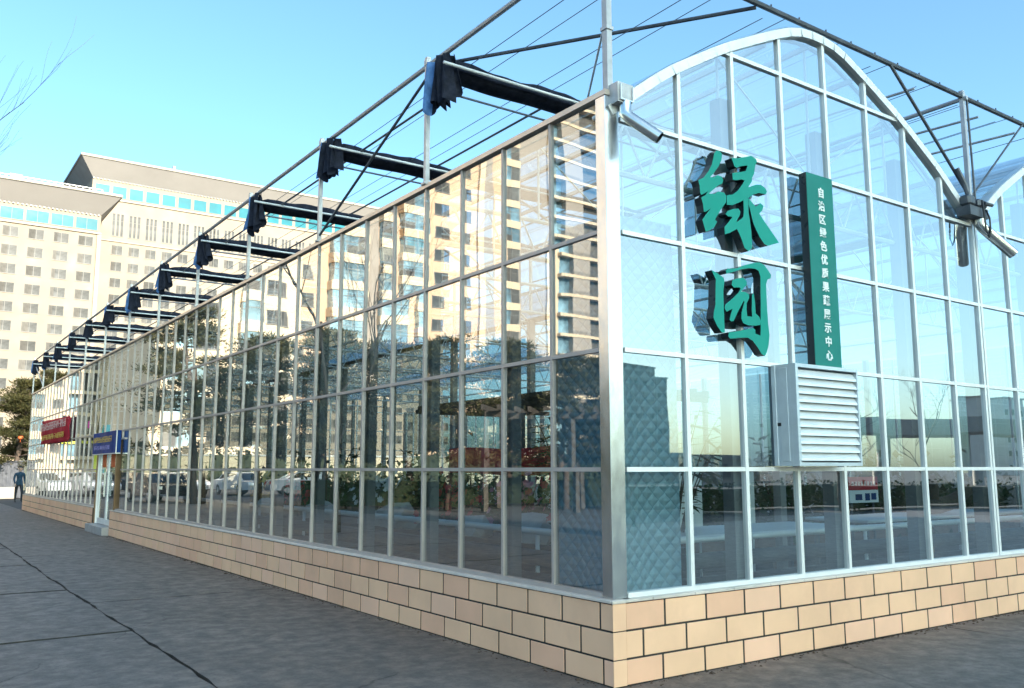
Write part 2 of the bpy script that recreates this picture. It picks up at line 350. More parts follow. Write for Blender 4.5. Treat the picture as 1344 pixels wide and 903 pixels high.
GLYPH_UPPER = [[(1.173, 4.292), (1.216, 4.294), (1.242, 4.274), (1.233, 4.223), (1.195, 4.158), (1.138, 4.092), (1.081, 4.034), (1.132, 4.043), (1.174, 4.071), (1.225, 4.067), (1.244, 4.04), (1.228, 4.004), (1.183, 3.982), (1.116, 3.932), (1.057, 3.884), (1.124, 3.894), (1.18, 3.927), (1.248, 3.928), (1.278, 3.904), (1.27, 3.846), (1.215, 3.785), (1.174, 3.736), (1.123, 3.666), (1.148, 3.653), (1.11, 3.6), (1.053, 3.562), (1.004, 3.543), (0.988, 3.581), (0.966, 3.64), (1.012, 3.694), (1.076, 3.76), (1.013, 3.717), (0.988, 3.714), (0.981, 3.774), (0.962, 3.834), (1.011, 3.862), (1.048, 3.902), (0.966, 3.855), (0.951, 3.868), (0.947, 3.933), (0.931, 3.979), (0.997, 4.013), (1.063, 4.086), (1.107, 4.153), (1.13, 4.22), (1.142, 4.262)], [(1.361, 4.262), (1.442, 4.279), (1.56, 4.316), (1.625, 4.339), (1.688, 4.324), (1.701, 4.302), (1.674, 4.252), (1.655, 4.177), (1.627, 4.136), (1.619, 4.097), (1.567, 4.035), (1.673, 4.079), (1.738, 4.092), (1.801, 4.072), (1.824, 4.042), (1.803, 4.014), (1.714, 4.011), (1.64, 3.984), (1.565, 3.938), (1.519, 3.917), (1.436, 3.872), (1.347, 3.832), (1.277, 3.825), (1.282, 3.911), (1.361, 3.933), (1.425, 3.978), (1.485, 4.041), (1.523, 4.089), (1.484, 4.092), (1.416, 4.07), (1.368, 4.067), (1.363, 4.126), (1.416, 4.142), (1.488, 4.162), (1.547, 4.183), (1.57, 4.238), (1.491, 4.215), (1.422, 4.186), (1.393, 4.196), (1.377, 4.235)], [(1.495, 3.916), (1.561, 3.937), (1.558, 3.801), (1.572, 3.73), (1.584, 3.634), (1.587, 3.537), (1.584, 3.488), (1.536, 3.45), (1.484, 3.473), (1.453, 3.541), (1.421, 3.596), (1.395, 3.627), (1.298, 3.577), (1.237, 3.556), (1.236, 3.62), (1.295, 3.677), (1.345, 3.729), (1.289, 3.722), (1.255, 3.738), (1.283, 3.771), (1.362, 3.803), (1.424, 3.815), (1.451, 3.793), (1.439, 3.757), (1.407, 3.717), (1.391, 3.686), (1.464, 3.734), (1.486, 3.752), (1.495, 3.815)], [(1.564, 3.936), (1.616, 3.898), (1.658, 3.873), (1.723, 3.917), (1.764, 3.899), (1.743, 3.852), (1.702, 3.819), (1.772, 3.751), (1.86, 3.677), (1.957, 3.59), (1.798, 3.536), (1.749, 3.549), (1.692, 3.602), (1.642, 3.668), (1.611, 3.724), (1.599, 3.759), (1.578, 3.829), (1.561, 3.876)]]
GLYPH_LOWER = [[(1.059, 3.219), (1.113, 3.207), (1.205, 3.172), (1.213, 3.138), (1.196, 3.07), (1.194, 2.961), (1.193, 2.852), (1.193, 2.787), (1.195, 2.701), (1.157, 2.698), (1.105, 2.747), (1.062, 2.812), (1.068, 2.861), (1.091, 2.928), (1.099, 3.059), (1.107, 3.146), (1.075, 3.191)], [(1.232, 3.239), (1.257, 3.258), (1.37, 3.275), (1.471, 3.315), (1.606, 3.356), (1.674, 3.37), (1.742, 3.354), (1.791, 3.314), (1.828, 3.276), (1.822, 3.245), (1.776, 3.227), (1.756, 3.182), (1.755, 3.022), (1.76, 2.841), (1.773, 2.73), (1.755, 2.639), (1.725, 2.569), (1.698, 2.539), (1.657, 2.551), (1.61, 2.603), (1.547, 2.659), (1.483, 2.681), (1.369, 2.669), (1.256, 2.653), (1.234, 2.672), (1.243, 2.706), (1.34, 2.723), (1.438, 2.745), (1.554, 2.771), (1.586, 2.758), (1.584, 2.725), (1.65, 2.714), (1.659, 2.798), (1.672, 3.013), (1.683, 3.241), (1.661, 3.293), (1.611, 3.304), (1.536, 3.298), (1.435, 3.276), (1.336, 3.241), (1.239, 3.211)], [(1.309, 3.161), (1.365, 3.184), (1.448, 3.203), (1.496, 3.179), (1.495, 3.145), (1.456, 3.116), (1.419, 3.076), (1.473, 3.08), (1.522, 3.061), (1.518, 3.03), (1.486, 2.982), (1.48, 2.914), (1.487, 2.869), (1.55, 2.87), (1.547, 2.932), (1.558, 3.062), (1.581, 3.082), (1.595, 3.005), (1.598, 2.904), (1.644, 2.877), (1.662, 2.843), (1.653, 2.807), (1.58, 2.793), (1.489, 2.789), (1.428, 2.804), (1.407, 2.841), (1.414, 2.897), (1.455, 2.989), (1.444, 2.997), (1.414, 2.957), (1.356, 2.88), (1.313, 2.815), (1.28, 2.801), (1.257, 2.815), (1.276, 2.869), (1.299, 2.915), (1.224, 2.88), (1.201, 2.907), (1.21, 2.941), (1.294, 2.996), (1.378, 3.06), (1.412, 3.098), (1.4, 3.112), (1.328, 3.101), (1.301, 3.122)]]
# ================================================================== GREENHOUSE
PL, PR, T0 = .72296, .69552, .136
LEN = 48*PL; XV = 8*.69552+.076; SPANS = [0, XV, 2*XV]; XE = 3*XV
RZ = [.614, 1.563, 2.487, 3.431, 4.535]
GZ = [.614, 1.563, 2.487, 3.431, 4.37, 5.31]
PROF = [(0, 5.90), (.35, 5.865), (.74, 5.70), (1.42, 5.375), (2.15, 4.95), (2.72, 4.52), (2.87, 4.40)]
def archz(dx):
    dx = abs(dx)
    for (a, za), (b, zb) in zip(PROF, PROF[1:]):
        if dx <= b: return za+(zb-za)*(dx-a)/(b-a)
    return PROF[-1][1]
gh = empty('greenhouse', (8.6, 17.3, 0), 'long arched glass greenhouse with silver bars on a sand tile base', 'greenhouse')
DY0, DY1 = 17.70, 20.05     # doorway
def tiled_wall(run0, run1, put, first, capext, gaps=()):
    """courses of tiles along a run; put(mb,u0,u1,d0,d1,z0,z1,m) places a box, d = distance out from the wall core."""
    mb = MB()
    put(mb, run0, run1, .0, .12, 0.0, .575, 0)
    for c in range(3):
        z0, z1 = c*.2-.012+(.012 if c == 0 else 0), (c+1)*.2-.012
        u = first-(0 if c == 2 else .2275 if c == 1 else .03)
        while u > run0: u -= .455
        while u < run1:
            a, b = max(u+.0095, run0), min(u+.4455, run1)
            if b-a > .03: put(mb, a, b, -.006+rng.uniform(0, .0015), .0, z0+.009, z1-.006, rng.choice((1, 1, 1, 3, 4)))
            u += .455
    u = first-.13
    while u > run0: u -= .455
    while u < run1:
        a, b = max(u+.003, run0-capext), min(u+.452, run1)
        if b-a > .03: put(mb, a, b, -.016, .20, .5885+rng.uniform(0, .002), .612, 2)
        u += .455
    return mb
WT = [M['grout'], M['tile'], M['coping'], M['tile_b'], M['tile_c']]
def putL(mb, a, b, d0, d1, z0, z1, m): mb.cbox(-.06+d0, a, z0, -.06+d1, b, z1, .003, m) if m else mb.box(-.06+d0, a, z0, -.06+d1, b, z1, m)
def putG(mb, a, b, d0, d1, z0, z1, m): mb.cbox(a, -.06+d0, z0, b, -.06+d1, z1, .003, m) if m else mb.box(a, -.06+d0, z0, b, -.06+d1, z1, m)
tiled_wall(-.0599, DY0+.25, putL, .08, 0).build('base_wall', WT, gh)
tiled_wall(DY1+.1, LEN+.1, putL, .08, 0).build('base_wall', WT, gh)
tiled_wall(.0625, XE, putG, .46, 0).build('base_wall', WT, gh)
c = MB()
for z0, z1 in ((.006, .186), (.194, .386), (.394, .586)):     # the three corner tiles and the corner coping
    pass
for i, (z0, z1) in enumerate(((0, .186), (.194, .386), (.394, .586))):
    c.cbox(-.0695, -.0697, z0, [.40, .20, .46][i]-.45+.0, -.0602, z1, .002, 0) if False else None
for i, (z0, z1) in enumerate(((.006, .186), (.194, .386), (.394, .586))):
    pass
c.box(-.0605, -.0605, .0, .062, .0, .572, 1)
for i, (z0, z1) in enumerate(((.006, .186), (.194, .386), (.394, .586))):
    c.cbox(-.0700, -.0700, z0, .0595, -.0610, z1, .002, 0)
c.cbox(-.077, -.077, .5885, .06, -.0605, .6125, .003, 2)
c.build('corner_tile', [M['tile'], M['grout'], M['coping']], gh)
fl = MB().box(-.05, -.05, -.05, XE, LEN, -.004); fl.build('floor', M['soil'], gh)
d_ = MB().cbox(-.22, DY0+.27, 0, .45, DY1+.08, .20, .01); d_.build('door_step', M['stone'], gh)

# ---- wall bars
f = MB()
for n in range(1, 49):
    y = n*PL
    z0 = .614
    if DY0-.4 < y < DY1+.2: z0 = 2.30
    f.box(-.008, y-.015, z0, .05, y+.015, 4.53)
for z in RZ[1:4]:
    for n in range(0, 48):
        a, b = n*PL+.0155, (n+1)*PL-.0155
        if z < 2.3 and DY0-.4 < (a+b)/2 < DY1+.3: continue
        if n == 0: a = .10
        f.box(-.007, a, z-.016, .048, b, z+.016)
f.box(-.02, .10, .613, .052, DY0-.06, .645); f.box(-.02, DY1+.06, .613, .052, LEN, .645)
f.box(-.02, DY0-.7, 2.27, .05, DY1+.35, 2.31)
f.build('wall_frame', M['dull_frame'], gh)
gf = MB()
def clipz(x, xc, z): return min(z, archz(x-xc)-.06)
for si, x0 in enumerate(SPANS):
    xc = x0+XV/2
    xs = [T0+n*PR for n in range(1, 25) if x0+.05 < T0+n*PR < x0+XV-.1]
    if si: xs = [x0]+xs
    for x in xs:
        top = archz(x-xc)-.05 if abs(x-x0) > .01 else 4.45
        gf.box(x-.020, -.014, .614, x+.020, .035, top)
    for z in GZ[1:]:
        edges = sorted(set([x0+(.13 if si == 0 else 0)]+xs+[x0+XV]))
        for a, b in zip(edges, edges[1:]):
            # clip where the bar would leave the arch
            while a < b and archz(a-xc)-.07 < z: a += .01
            while b > a and archz(b-xc)-.07 < z: b -= .01
            if b-a > .06: gf.box(a+.0205, -.012, z-.018, b-.0205, .034, z+.018)
    gf.box(x0+(.13 if si == 0 else .0245), -.02, .613, x0+XV-.0245, .052, .648)
gf.build('wall_frame', M['frame'], gh)
cp = MB().cbox(-.022, -.022, .612, .122, .098, 4.53, .004); cp.build('corner_post', M['stainless'], gh)

# ---- arches of the gable, ribs and roof sheets
def profpts(x0, dz=0, step=.18):
    pts = []; n = int(XV/step)
    for i in range(n+1):
        dx = -XV/2+XV*i/n
        # soften the corners of the measured profile
        z = sum(archz(dx+k*.09)*wt for k, wt in ((-2, .1), (-1, .2), (0, .4), (1, .2), (2, .1))) if abs(dx) < 2.6 else archz(dx)
        pts.append((x0+XV/2+dx, z+dz))
    return pts
for x0 in SPANS:
    m = MB(); P = profpts(x0)
    for (xa, za), (xb, zb) in zip(P, P[1:]):
        d = V((xb-xa, 0, zb-za)).normalized(); nrm = V((-d.z, 0, d.x))
        vs = []
        for x, z in ((xa, za), (xb+d.x*.004, zb+d.z*.004)):
            for t in (0, -.085):
                for y in (-.035, .06): vs.append((x+nrm.x*t, y, z+nrm.z*t))
        m.add(vs, [(0, 1, 3, 2), (4, 6, 7, 5), (0, 4, 5, 1), (2, 3, 7, 6), (0, 2, 6, 4), (1, 5, 7, 3)])
    m.build('arch_frame', M['frame'], gh, recalc=True)
    r = MB(); P = profpts(x0, .012)
    k = len(P); r.add([(x, y, z) for y in (-.03, LEN+.03) for x, z in P], [(i, i+1, k+i+1, k+i) for i in range(k-1)])
    r.build('roof_sheet', M['roof'], gh, smooth=True)
    p = MB()
    for dx in (-2.2, -1.45, -.7, 0, .7, 1.45, 2.2):
        z = archz(dx)-.075; p.box(x0+XV/2+dx-.018, .07, z-.05, x0+XV/2+dx+.018, LEN, z)
    p.build('roof_purlins', M['truss'], gh)
rib = tr = None
BAY = 4*PL
for x0 in SPANS[:2]:
    for k in range(0, 13):
        y = k*BAY+(.14 if k == 0 else 0)-(.1 if k == 12 else 0)
        if rib is None:
            m = MB(); P = profpts(0, -.055)
            m.tube([(x, 0, z) for x, z in P], .022, 6); rib = m.build('roof_rib', M['truss'], gh, smooth=True); rib.location = V((x0, y, 0))-wpos(gh)
            for v in rib.data.vertices: v.co += wpos(gh)
            m = MB(); m.tube([(.1, 0, 3.98), (XV-.1, 0, 3.98)], .025, 6); m.tube([(.1, 0, 4.42), (XV-.1, 0, 4.42)], .025, 6)
            for i in range(12):
                xa = .1+i*5.54/12; m.tube([(xa, 0, 3.98), (xa+5.54/24, 0, 4.42)], .011, 5); m.tube([(xa+5.54/24, 0, 4.42), (xa+5.54/12, 0, 3.98)], .011, 5)
            for xx in (1.5, XV/2, XV-1.5): m.tube([(xx, 0, 4.42), (xx, 0, archz(xx-XV/2)-.06)], .014, 5)
            m.tube([(.1, 0, 4.42), (1.5, 0, archz(1.37)-.06)], .012, 5); m.tube([(XV-.1, 0, 4.42), (XV-1.5, 0, archz(1.37)-.06)], .012, 5)
            m.tube([(XV/2, 0, 4.42), (1.5, 0, archz(1.37)-.06)], .012, 5); m.tube([(XV/2, 0, 4.42), (XV-1.5, 0, archz(1.37)-.06)], .012, 5)
            tr = m.build('roof_truss', M['truss'], gh); tr.location = V((x0, y, 0))-wpos(gh)
            for v in tr.data.vertices: v.co += wpos(gh)
        else:
            inst(rib, 'roof_rib', (x0, y, 0), gh); inst(tr, 'roof_truss', (x0, y, 0), gh)
# ---- columns inside
lc = MB().box(.06, -.06, 0, .16, .06, 4.44)
lco = None
for n in range(2, 48, 2):
    if DY0-.3 < n*PL < DY1+.3: continue
    if lco is None: lco = lc.build('inner_column', M['col'], gh); lco.location = V((0, n*PL, 0))-wpos(gh); [setattr(v, 'co', v.co+wpos(gh)) for v in lco.data.vertices]
    else: inst(lco, 'inner_column', (0, n*PL, 0), gh)
gc = None
for x0 in SPANS[:2]:
    for n in ((2, 4, 6) if x0 == 0 else (10, 12, 14)):
        x = T0+n*PR-.03
        if gc is None: gc = MB().box(-.065, .06, 0, .065, .18, 4.9).build('inner_column', M['col'], gh); gc.location = V((x, 0, 0))-wpos(gh); [setattr(v, 'co', v.co+wpos(gh)) for v in gc.data.vertices]
        else: inst(gc, 'inner_column', (x, 0, 0), gh)
vc = None
for xx in (XV, 2*XV, XE-.1):
    for k in range(0, 13):
        y = k*BAY+(.13 if k == 0 else 0)
        if vc is None: vc = MB().box(-.06, -.06, 0, .06, .06, 4.44).build('inner_column', M['col'], gh); vc.location = V((xx, y, 0))-wpos(gh); [setattr(v, 'co', v.co+wpos(gh)) for v in vc.data.vertices]
        else: inst(vc, 'inner_column', (xx, y, 0), gh)
# ---- glass panes: list first, the largest hundred become parts
panes = []
def addpane(poly3, nrm):
    c = sum((V(p) for p in poly3), V())/len(poly3); q = [project(p) for p in poly3]
    if any(t is None for t in q): area = 0
    else:
        area = abs(sum(q[i][0]*q[(i+1) % len(q)][1]-q[(i+1) % len(q)][0]*q[i][1] for i in range(len(q))))/2
        if c.x > 8 or not -60 < sum(t[0] for t in q)/len(q) < 1400 or not -60 < sum(t[1] for t in q)/len(q): area *= .01
    a, b = rng.gauss(0, .0022), rng.gauss(0, .0017); n = V(nrm); t = V((-n.y, n.x, 0))
    panes.append((area, [tuple(V(p)+n*((V(p)-c).dot(t)*a+(V(p).z-c.z)*b)) for p in poly3]))
for n in range(48):
    for za, zb in zip(RZ, RZ[1:]):
        a, b = n*PL+.018, (n+1)*PL-.018
        if n == 0: a = .08
        if zb < 2.6 and DY0-.4 < (a+b)/2 < DY1+.3: continue
        addpane([(.012, a, za+.012), (.012, a, zb-.012), (.012, b, zb-.012), (.012, b, za+.012)], (-1, 0, 0))
for si, x0 in enumerate(SPANS):
    xc = x0+XV/2; xs = [x0+(.11 if si == 0 else 0)]+[T0+n*PR for n in range(1, 25) if x0+.05 < T0+n*PR < x0+XV-.1]+[x0+XV]
    for a, b in zip(xs, xs[1:]):
        for za, zb in zip(GZ, GZ[1:]+[6.2]):
            la, lb = a+.018, b-.018
            k = 7; ts = [la+(lb-la)*i/(k-1) for i in range(k)]
            tops = [min(zb-.012, archz(x-xc)-.05) for x in ts]
            if max(tops) <= za+.05: continue
            idx = [i for i in range(k) if tops[i] > za+.013]
            pts = [(ts[idx[0]], za+.012), (ts[idx[-1]], za+.012)]+[(ts[i], tops[i]) for i in reversed(idx)]
            if len(idx) < 2: continue
            flat = all(abs(t-(zb-.012)) < 1e-6 for t in tops)
            if flat: pts = [(la, za+.012), (lb, za+.012), (lb, zb-.012), (la, zb-.012)]
            addpane([(x, .012, z) for x, z in pts], (0, -1, 0))
panes.sort(key=lambda t: -t[0])
rest = MB()
for i, (a, pts) in enumerate(panes):
    if i < 100: MB().add(pts, [tuple(range(len(pts)))]).build('glass_pane', M['glass'], gh)
    else: rest.add(pts, [tuple(range(len(pts)))])
rest.add([(XE, 0, .6), (XE, LEN, .6), (XE, LEN, 4.4), (XE, 0, 4.4)], [(0, 1, 2, 3)])
tag(rest.build('glass_pane', M['glass'], gh), kind='stuff')
fg = MB()
for x0 in SPANS:
    for n in range(0, 8): x = x0+n*PR+.1; fg.box(x-.025, LEN-.02, .6, x+.025, LEN+.04, archz(x-x0-XV/2)-.05)
    for z in GZ[1:5]: fg.box(x0, LEN-.01, z-.02, x0+XV, LEN+.03, z+.02)
for n in range(0, 49): fg.box(XE-.03, n*PL-.02, .6, XE+.03, n*PL+.02, 4.4)
fg.box(0, LEN-.05, 0, XE, LEN+.06, .6); fg.box(XE-.06, 0, 0, XE+.06, LEN, .6)
fg.build('far_wall_frame', M['frame'], gh)

# ---- eave gutter and drain pipes
gt = MB(); gt.box(-.026, -.03, 4.532, .04, LEN+.05, 4.578, 0)
for x0_, x1_, z0_, z1_ in ((.045, .055, 4.47, 4.60), (.175, .185, 4.47, 4.60), (.055, .175, 4.47, 4.48)): gt.box(x0_, -.14, z0_, x1_, LEN+.05, z1_, 1)
gt.add([(.03, -.12, 4.455), (.18, -.12, 4.455), (.03, 0, 4.455), (.18, 0, 4.455), (.02, -.13, 4.615), (.19, -.13, 4.615), (.02, 0, 4.615), (.19, 0, 4.615)], [(0, 2, 3, 1), (4, 5, 7, 6), (0, 1, 5, 4), (2, 6, 7, 3), (0, 4, 6, 2), (1, 3, 7, 5)], 2)
gt.build('eave_gutter', [M['eave'], M['stainless'], M['galv']], gh)
def drain(pts, r):
    m = MB(); m.tube(pts, r, 14, 0, cap=False); m.tube(pts, r*.9, 14, 1, cap=False)
    e = V(pts[-1]); d = (V(pts[-1])-V(pts[-2])).normalized(); a = d.orthogonal().normalized(); b = d.cross(a); n = 14
    ring = [e+(a*math.cos(t*2*math.pi/n)+b*math.sin(t*2*math.pi/n))*rr for rr in (r, r*.9) for t in range(n)]
    m.add(ring, [(i, (i+1) % n, n+(i+1) % n, n+i) for i in range(n)])
    return m.build('drain_pipe', [M['stainless'], M['black']], gh, smooth=True, angle=40)
drain([(.125, -.10, 4.47), (.125, -.10, 4.38), (.145, -.13, 4.335), (.30, -.30, 4.15)], .05)
vg = MB(); G = XV-.12; vg.box(G-.20, -.16, 4.42, G+.20, -.001, 4.43); vg.box(G-.20, -.16, 4.43, G-.188, .0, 4.53); vg.box(G+.188, -.16, 4.43, G+.20, .0, 4.53); vg.box(G-.188, -.16, 4.43, G+.188, -.148, 4.53); vg.box(XV-.15, .004, 4.44, XV+.15, LEN, 4.46)
vg.cbox(G+.0, -.17, 4.535, G+.19, -.02, 4.64, .025); vg.cbox(G-.20, -.16, 4.535, G-.05, -.03, 4.66, .025); vg.tube([(G-.10, -.1, 4.66), (G-.13, -.08, 4.80), (G-.22, -.05, 4.98)], .03, 8); vg.tube([(G+.10, -.17, 4.59), (G+.24, -.19, 4.585)], .022, 8)
vg.build('valley_gutter', M['dark_steel'], gh)
drain([(G+.12, -.10, 4.43), (G+.12, -.10, 4.36), (G+.15, -.12, 4.31), (G+.46, -.28, 4.02)], .062)
h = MB()
h.tube([(G+.05, -.17, 4.62), (G+.04, -.19, 4.45), (G+.04, -.20, 4.25), (G+.09, -.20, 4.18), (G+.14, -.20, 4.25), (G+.16, -.19, 4.42), (G+.13, -.17, 4.52)], .011, 6)
h.build('drain_hose', M['black'], gh, smooth=True)

# ---- shade frame over the roof
ZR = 5.92
post = None
for k in range(0, 13):
    y = k*BAY
    if k == 0:
        pm = MB().box(.01, -.025, 4.57, .065, .035, 6.6); pm.box(-.0, -.035, 5.1, .075, .045, 5.13); pm.build('shade_post', M['galv'], gh); continue
    if post is None:
        pm = MB().box(-.024, -.024, 4.575, .024, .024, 6.02); pm.box(-.045, -.045, 4.575, .045, .045, 4.60); pm.box(-.03, -.03, 5.93, .03, .03, 5.99)
        post = pm.build('shade_post', M['galv'], gh); post.location = V((0, y, 0))-wpos(gh); [setattr(v, 'co', v.co+wpos(gh)) for v in post.data.vertices]
    else: inst(post, 'shade_post', (0, y, 0), gh)
for xx in (XV, 2*XV):
    for k in range(0, 13): inst(post, 'shade_post', (xx, k*BAY, 0), gh)
def rod(name, p, q, r, mat='galv', sq=False):
    m = MB()
    m.bar(p, q, r*2, r*2) if sq else m.tube([p, q], r, 8)
    return m.build(name, M[mat], gh, smooth=not sq, angle=None if sq else 40)
for xx in (0, XV, 2*XV): rod('shade_rail', (xx+.0, -.06, ZR), (xx, LEN+.1, ZR), .028)
rod('shade_rail', (.06, 0, ZR+.03), (XE, 0, ZR+.03), .028, 'dark_steel')
st = MB()
for i in range(1, 40): st.box(i*.43-.006, -.006, ZR+.055, i*.43+.006, .006, ZR+.085)
st.build('wire_clips', M['dark_steel'], gh)
for k in range(1, 13): rod('shade_tie', (0, k*BAY, 5.68), (2*XV, k*BAY, 5.68), .014)
rod('shade_brace', (0, BAY, 5.80), (0, 2*BAY, 4.66), .017, 'dark_steel'); rod('shade_brace', (0, 11*BAY, 4.66), (0, 12*BAY, 5.8), .017, 'galv')
rod('shade_brace', (.03, BAY-.1, 5.90), (1.95, .02, 5.92), .02, 'dark_steel')
rod('shade_brace', (XV-.05, -.01, 4.74), (XV-1.5, -.01, ZR+.01), .018, 'dark_steel'); rod('shade_brace', (XV+.05, -.01, 4.74), (XV+1.45, -.01, ZR+.01), .012, 'dark_steel')
rod('shade_brace', (XV+.09, -.02, 4.70), (XV+.07, -.02, ZR), .013, 'dark_steel')
for xx in (XV-1.0, XV+.4, XV+1.3): rod('shade_brace', (xx, .02, ZR-.12), (xx-.35, BAY, ZR-.1), .016, 'galv')
for xx, z in ((.32, 5.74), (1.5, 5.78), (2.9, 5.8), (4.3, 5.78), (7.2, 5.78), (10, 5.78)): rod('drive_rod', (xx, BAY*.95, z), (xx, LEN, z), .014, 'dark_steel')
rod('drive_rod', (.08, .0, 5.40), (2.2, BAY, 5.86), .012, 'white_steel')
for i in range(26):
    xx = .25+i*.44; z = ZR+.06 if i % 2 else ZR-.10
    rod('support_wire', (xx, 0, z), (xx, LEN, z+rng.uniform(-.03, .03)), .0042, 'wire')
# ---- door in the long wall
dr = empty('door', V((.03, DY0, .2))-wpos(gh)); dr.parent = gh
m = MB(); X = .03
for y in (DY0+.02, DY1-.07): m.box(X-.05, y, .2, X+.05, y+.05, 2.25)
m.box(X-.05, DY0+.07, 2.16, X+.05, DY1-.07, 2.25)
for a, b in ((DY0+.14, (DY0+DY1)/2-.01), ((DY0+DY1)/2+.01, DY1-.14)):
    for y in (a, b-.07): m.box(X-.02, y, .215, X+.02, y+.07, 2.15)
    m.box(X-.02, a+.07, .215, X+.02, b-.07, .35); m.box(X-.02, a+.07, 2.07, X+.02, b-.07, 2.15)
m.build('door_frame', M['frame'], dr)
for a, b in ((DY0+.14, (DY0+DY1)/2-.01), ((DY0+DY1)/2+.01, DY1-.14)):
    MB().box(X-.004, a+.072, .352, X+.004, b-.072, 2.068).build('door_pane', M['clear'], dr)
    MB().box(X-.012, a+.3, 1.62, X-.007, b-.3, 1.98).build('door_notice', M['orange'], dr)
hm = MB()
for y in ((DY0+DY1)/2-.06, (DY0+DY1)/2+.06): hm.tube([(X-.07, y, .9), (X-.07, y, 1.5)], .016, 8); hm.tube([(X-.02, y, .95), (X-.07, y, .95)], .01, 6); hm.tube([(X-.02, y, 1.45), (X-.07, y, 1.45)], .01, 6)
hm.build('handle', M['stainless'], dr)
for y in (DY0-.05, DY1-.03): MB().box(-.045, y, .0, .10, y+.08, 2.265).build('door_jamb', M['bronze'], gh)
# ================================================================== THINGS ON THE GREENHOUSE
def letters(name, polys, label):
    m = MB()
    for i, p in enumerate(polys):
        y = -.110-.0012*i
        m.prism(p, lambda u, v, d: (u, d, v), y, -.030, 0, 1)
    o = m.build(name, [M['green'], M['green_side']], None, recalc=True)
    return tag(o, label, 'sign character', 'big green characters on the gable glass')
letters('sign_character', GLYPH_UPPER, 'large green calligraphic character reading 绿, the upper one of two on the gable glass')
letters('sign_character', GLYPH_LOWER, 'large green calligraphic character reading 园, framed shape below the other one')
sb = empty('vertical_sign', (2.60, -.07, 2.47), 'tall narrow green sign board with one column of small white characters', 'sign')
m = MB(); m.cbox(2.400, -.118, 2.474, 2.800, -.03, 4.345, .004)
me = m.build('board', [M['green_board'], M['green_side']], sb)
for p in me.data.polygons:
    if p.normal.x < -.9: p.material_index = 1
def text_mesh(name, body, size, mat, parent, M4, extrude=.004, offset=0, spacing=1.0):
    cu_ = bpy.data.curves.new(name, 'FONT'); cu_.body = body; cu_.size = size; cu_.extrude = extrude; cu_.offset = offset
    cu_.align_x = 'CENTER'; cu_.align_y = 'CENTER'; cu_.space_line = spacing
    to = bpy.data.objects.new(name, cu_); COL.objects.link(to); bpy.context.view_layer.update()
    dg = bpy.context.evaluated_depsgraph_get(); mm = bpy.data.meshes.new_from_object(to.evaluated_get(dg))
    bpy.data.objects.remove(to); bpy.data.curves.remove(cu_)
    mm.transform(Matrix.Translation(-wpos(parent)) @ M4 if parent else M4)
    mm.materials.clear(); mm.materials.append(mat); mm.name = name
    o = bpy.data.objects.new(name, mm); COL.objects.link(o)
    if parent: o.parent = parent
    return o
TXT = '自治区绿色优质果蔬展示中心'
ROTG = Matrix(((1, 0, 0, 0), (0, 0, -1, 0), (0, 1, 0, 0), (0, 0, 0, 1)))   # text facing -y
for i, ch in enumerate(TXT):
    z = 4.165-i*(4.165-2.60)/12
    text_mesh('character', ch, .102, M['white'], sb, Matrix.Translation((2.606, -.1215, z)) @ ROTG, .003, .0022)
# cooling unit
cb = empty('cooling_unit', (2.345, -.02, 1.588), 'grey metal louvred ventilation box mounted on the gable glass under the green sign', 'ventilation unit')
X0, X1, Y0, Y1, Z0, Z1 = 1.89, 2.80, -.275, -.02, 1.590, 2.475
m = MB(); m.box(X0, Y0+.06, Z0, X0+.02, Y1, Z1); m.box(X1-.02, Y0+.06, Z0, X1, Y1, Z1); m.box(X0+.02, Y0+.06, Z1-.02, X1-.02, Y1, Z1); m.box(X0+.02, Y0+.06, Z0, X1-.02, Y1, Z0+.02); m.box(X0+.02, Y1-.012, Z0+.02, X1-.02, Y1, Z1-.02)
m.cbox(X0-.006, Y0+.09, Z0+.04, X0, Y0+.17, Z1-.03, .002)
m.cbox(X0-.010, Y1-.045, Z0-.0, X0+.0, Y1, Z1, .003)
m.build('case', M['box'], cb)
m = MB(); m.box(X0, Y0, Z0, X0+.035, Y0+.0595, Z1); m.box(X1-.02, Y0, Z0, X1, Y0+.0595, Z1); m.box(X0+.035, Y0, Z1-.03, X1-.02, Y0+.0595, Z1); m.box(X0+.035, Y0, Z0, X1-.02, Y0+.0595, Z0+.03)
m.build('front_frame', M['box'], cb)
NS = 11
for i in range(NS):
    z = Z0+.045+i*(Z1-Z0-.09)/NS; hgt = (Z1-Z0-.09)/NS
    m = MB(); P = [(Y0+.012, z), (Y0+.004, z+.006), (Y0+.046, z+hgt*.94), (Y0+.053, z+hgt*.94), (Y0+.034, z+hgt*.5), (Y0+.030, z+hgt*.42), (Y0+.022, z+hgt*.40)]
    P = [(Y0+.004, z), (Y0+.006, z+hgt*.32), (Y0+.012, z+hgt*.36), (Y0+.040, z+hgt*.98), (Y0+.050, z+hgt*.98), (Y0+.020, z+hgt*.30), (Y0+.016, z)]
    m.prism(P, lambda u, v, d: (d, u, v), X0+.036, X1-.021); m.build('louvre_blade', M['slat'], cb, recalc=True)
MB().cbox(X0-.004, Y0+.15, 1.935, X0+.001, Y0+.215, 1.965, .002).build('handle_slot', M['black'], cb)
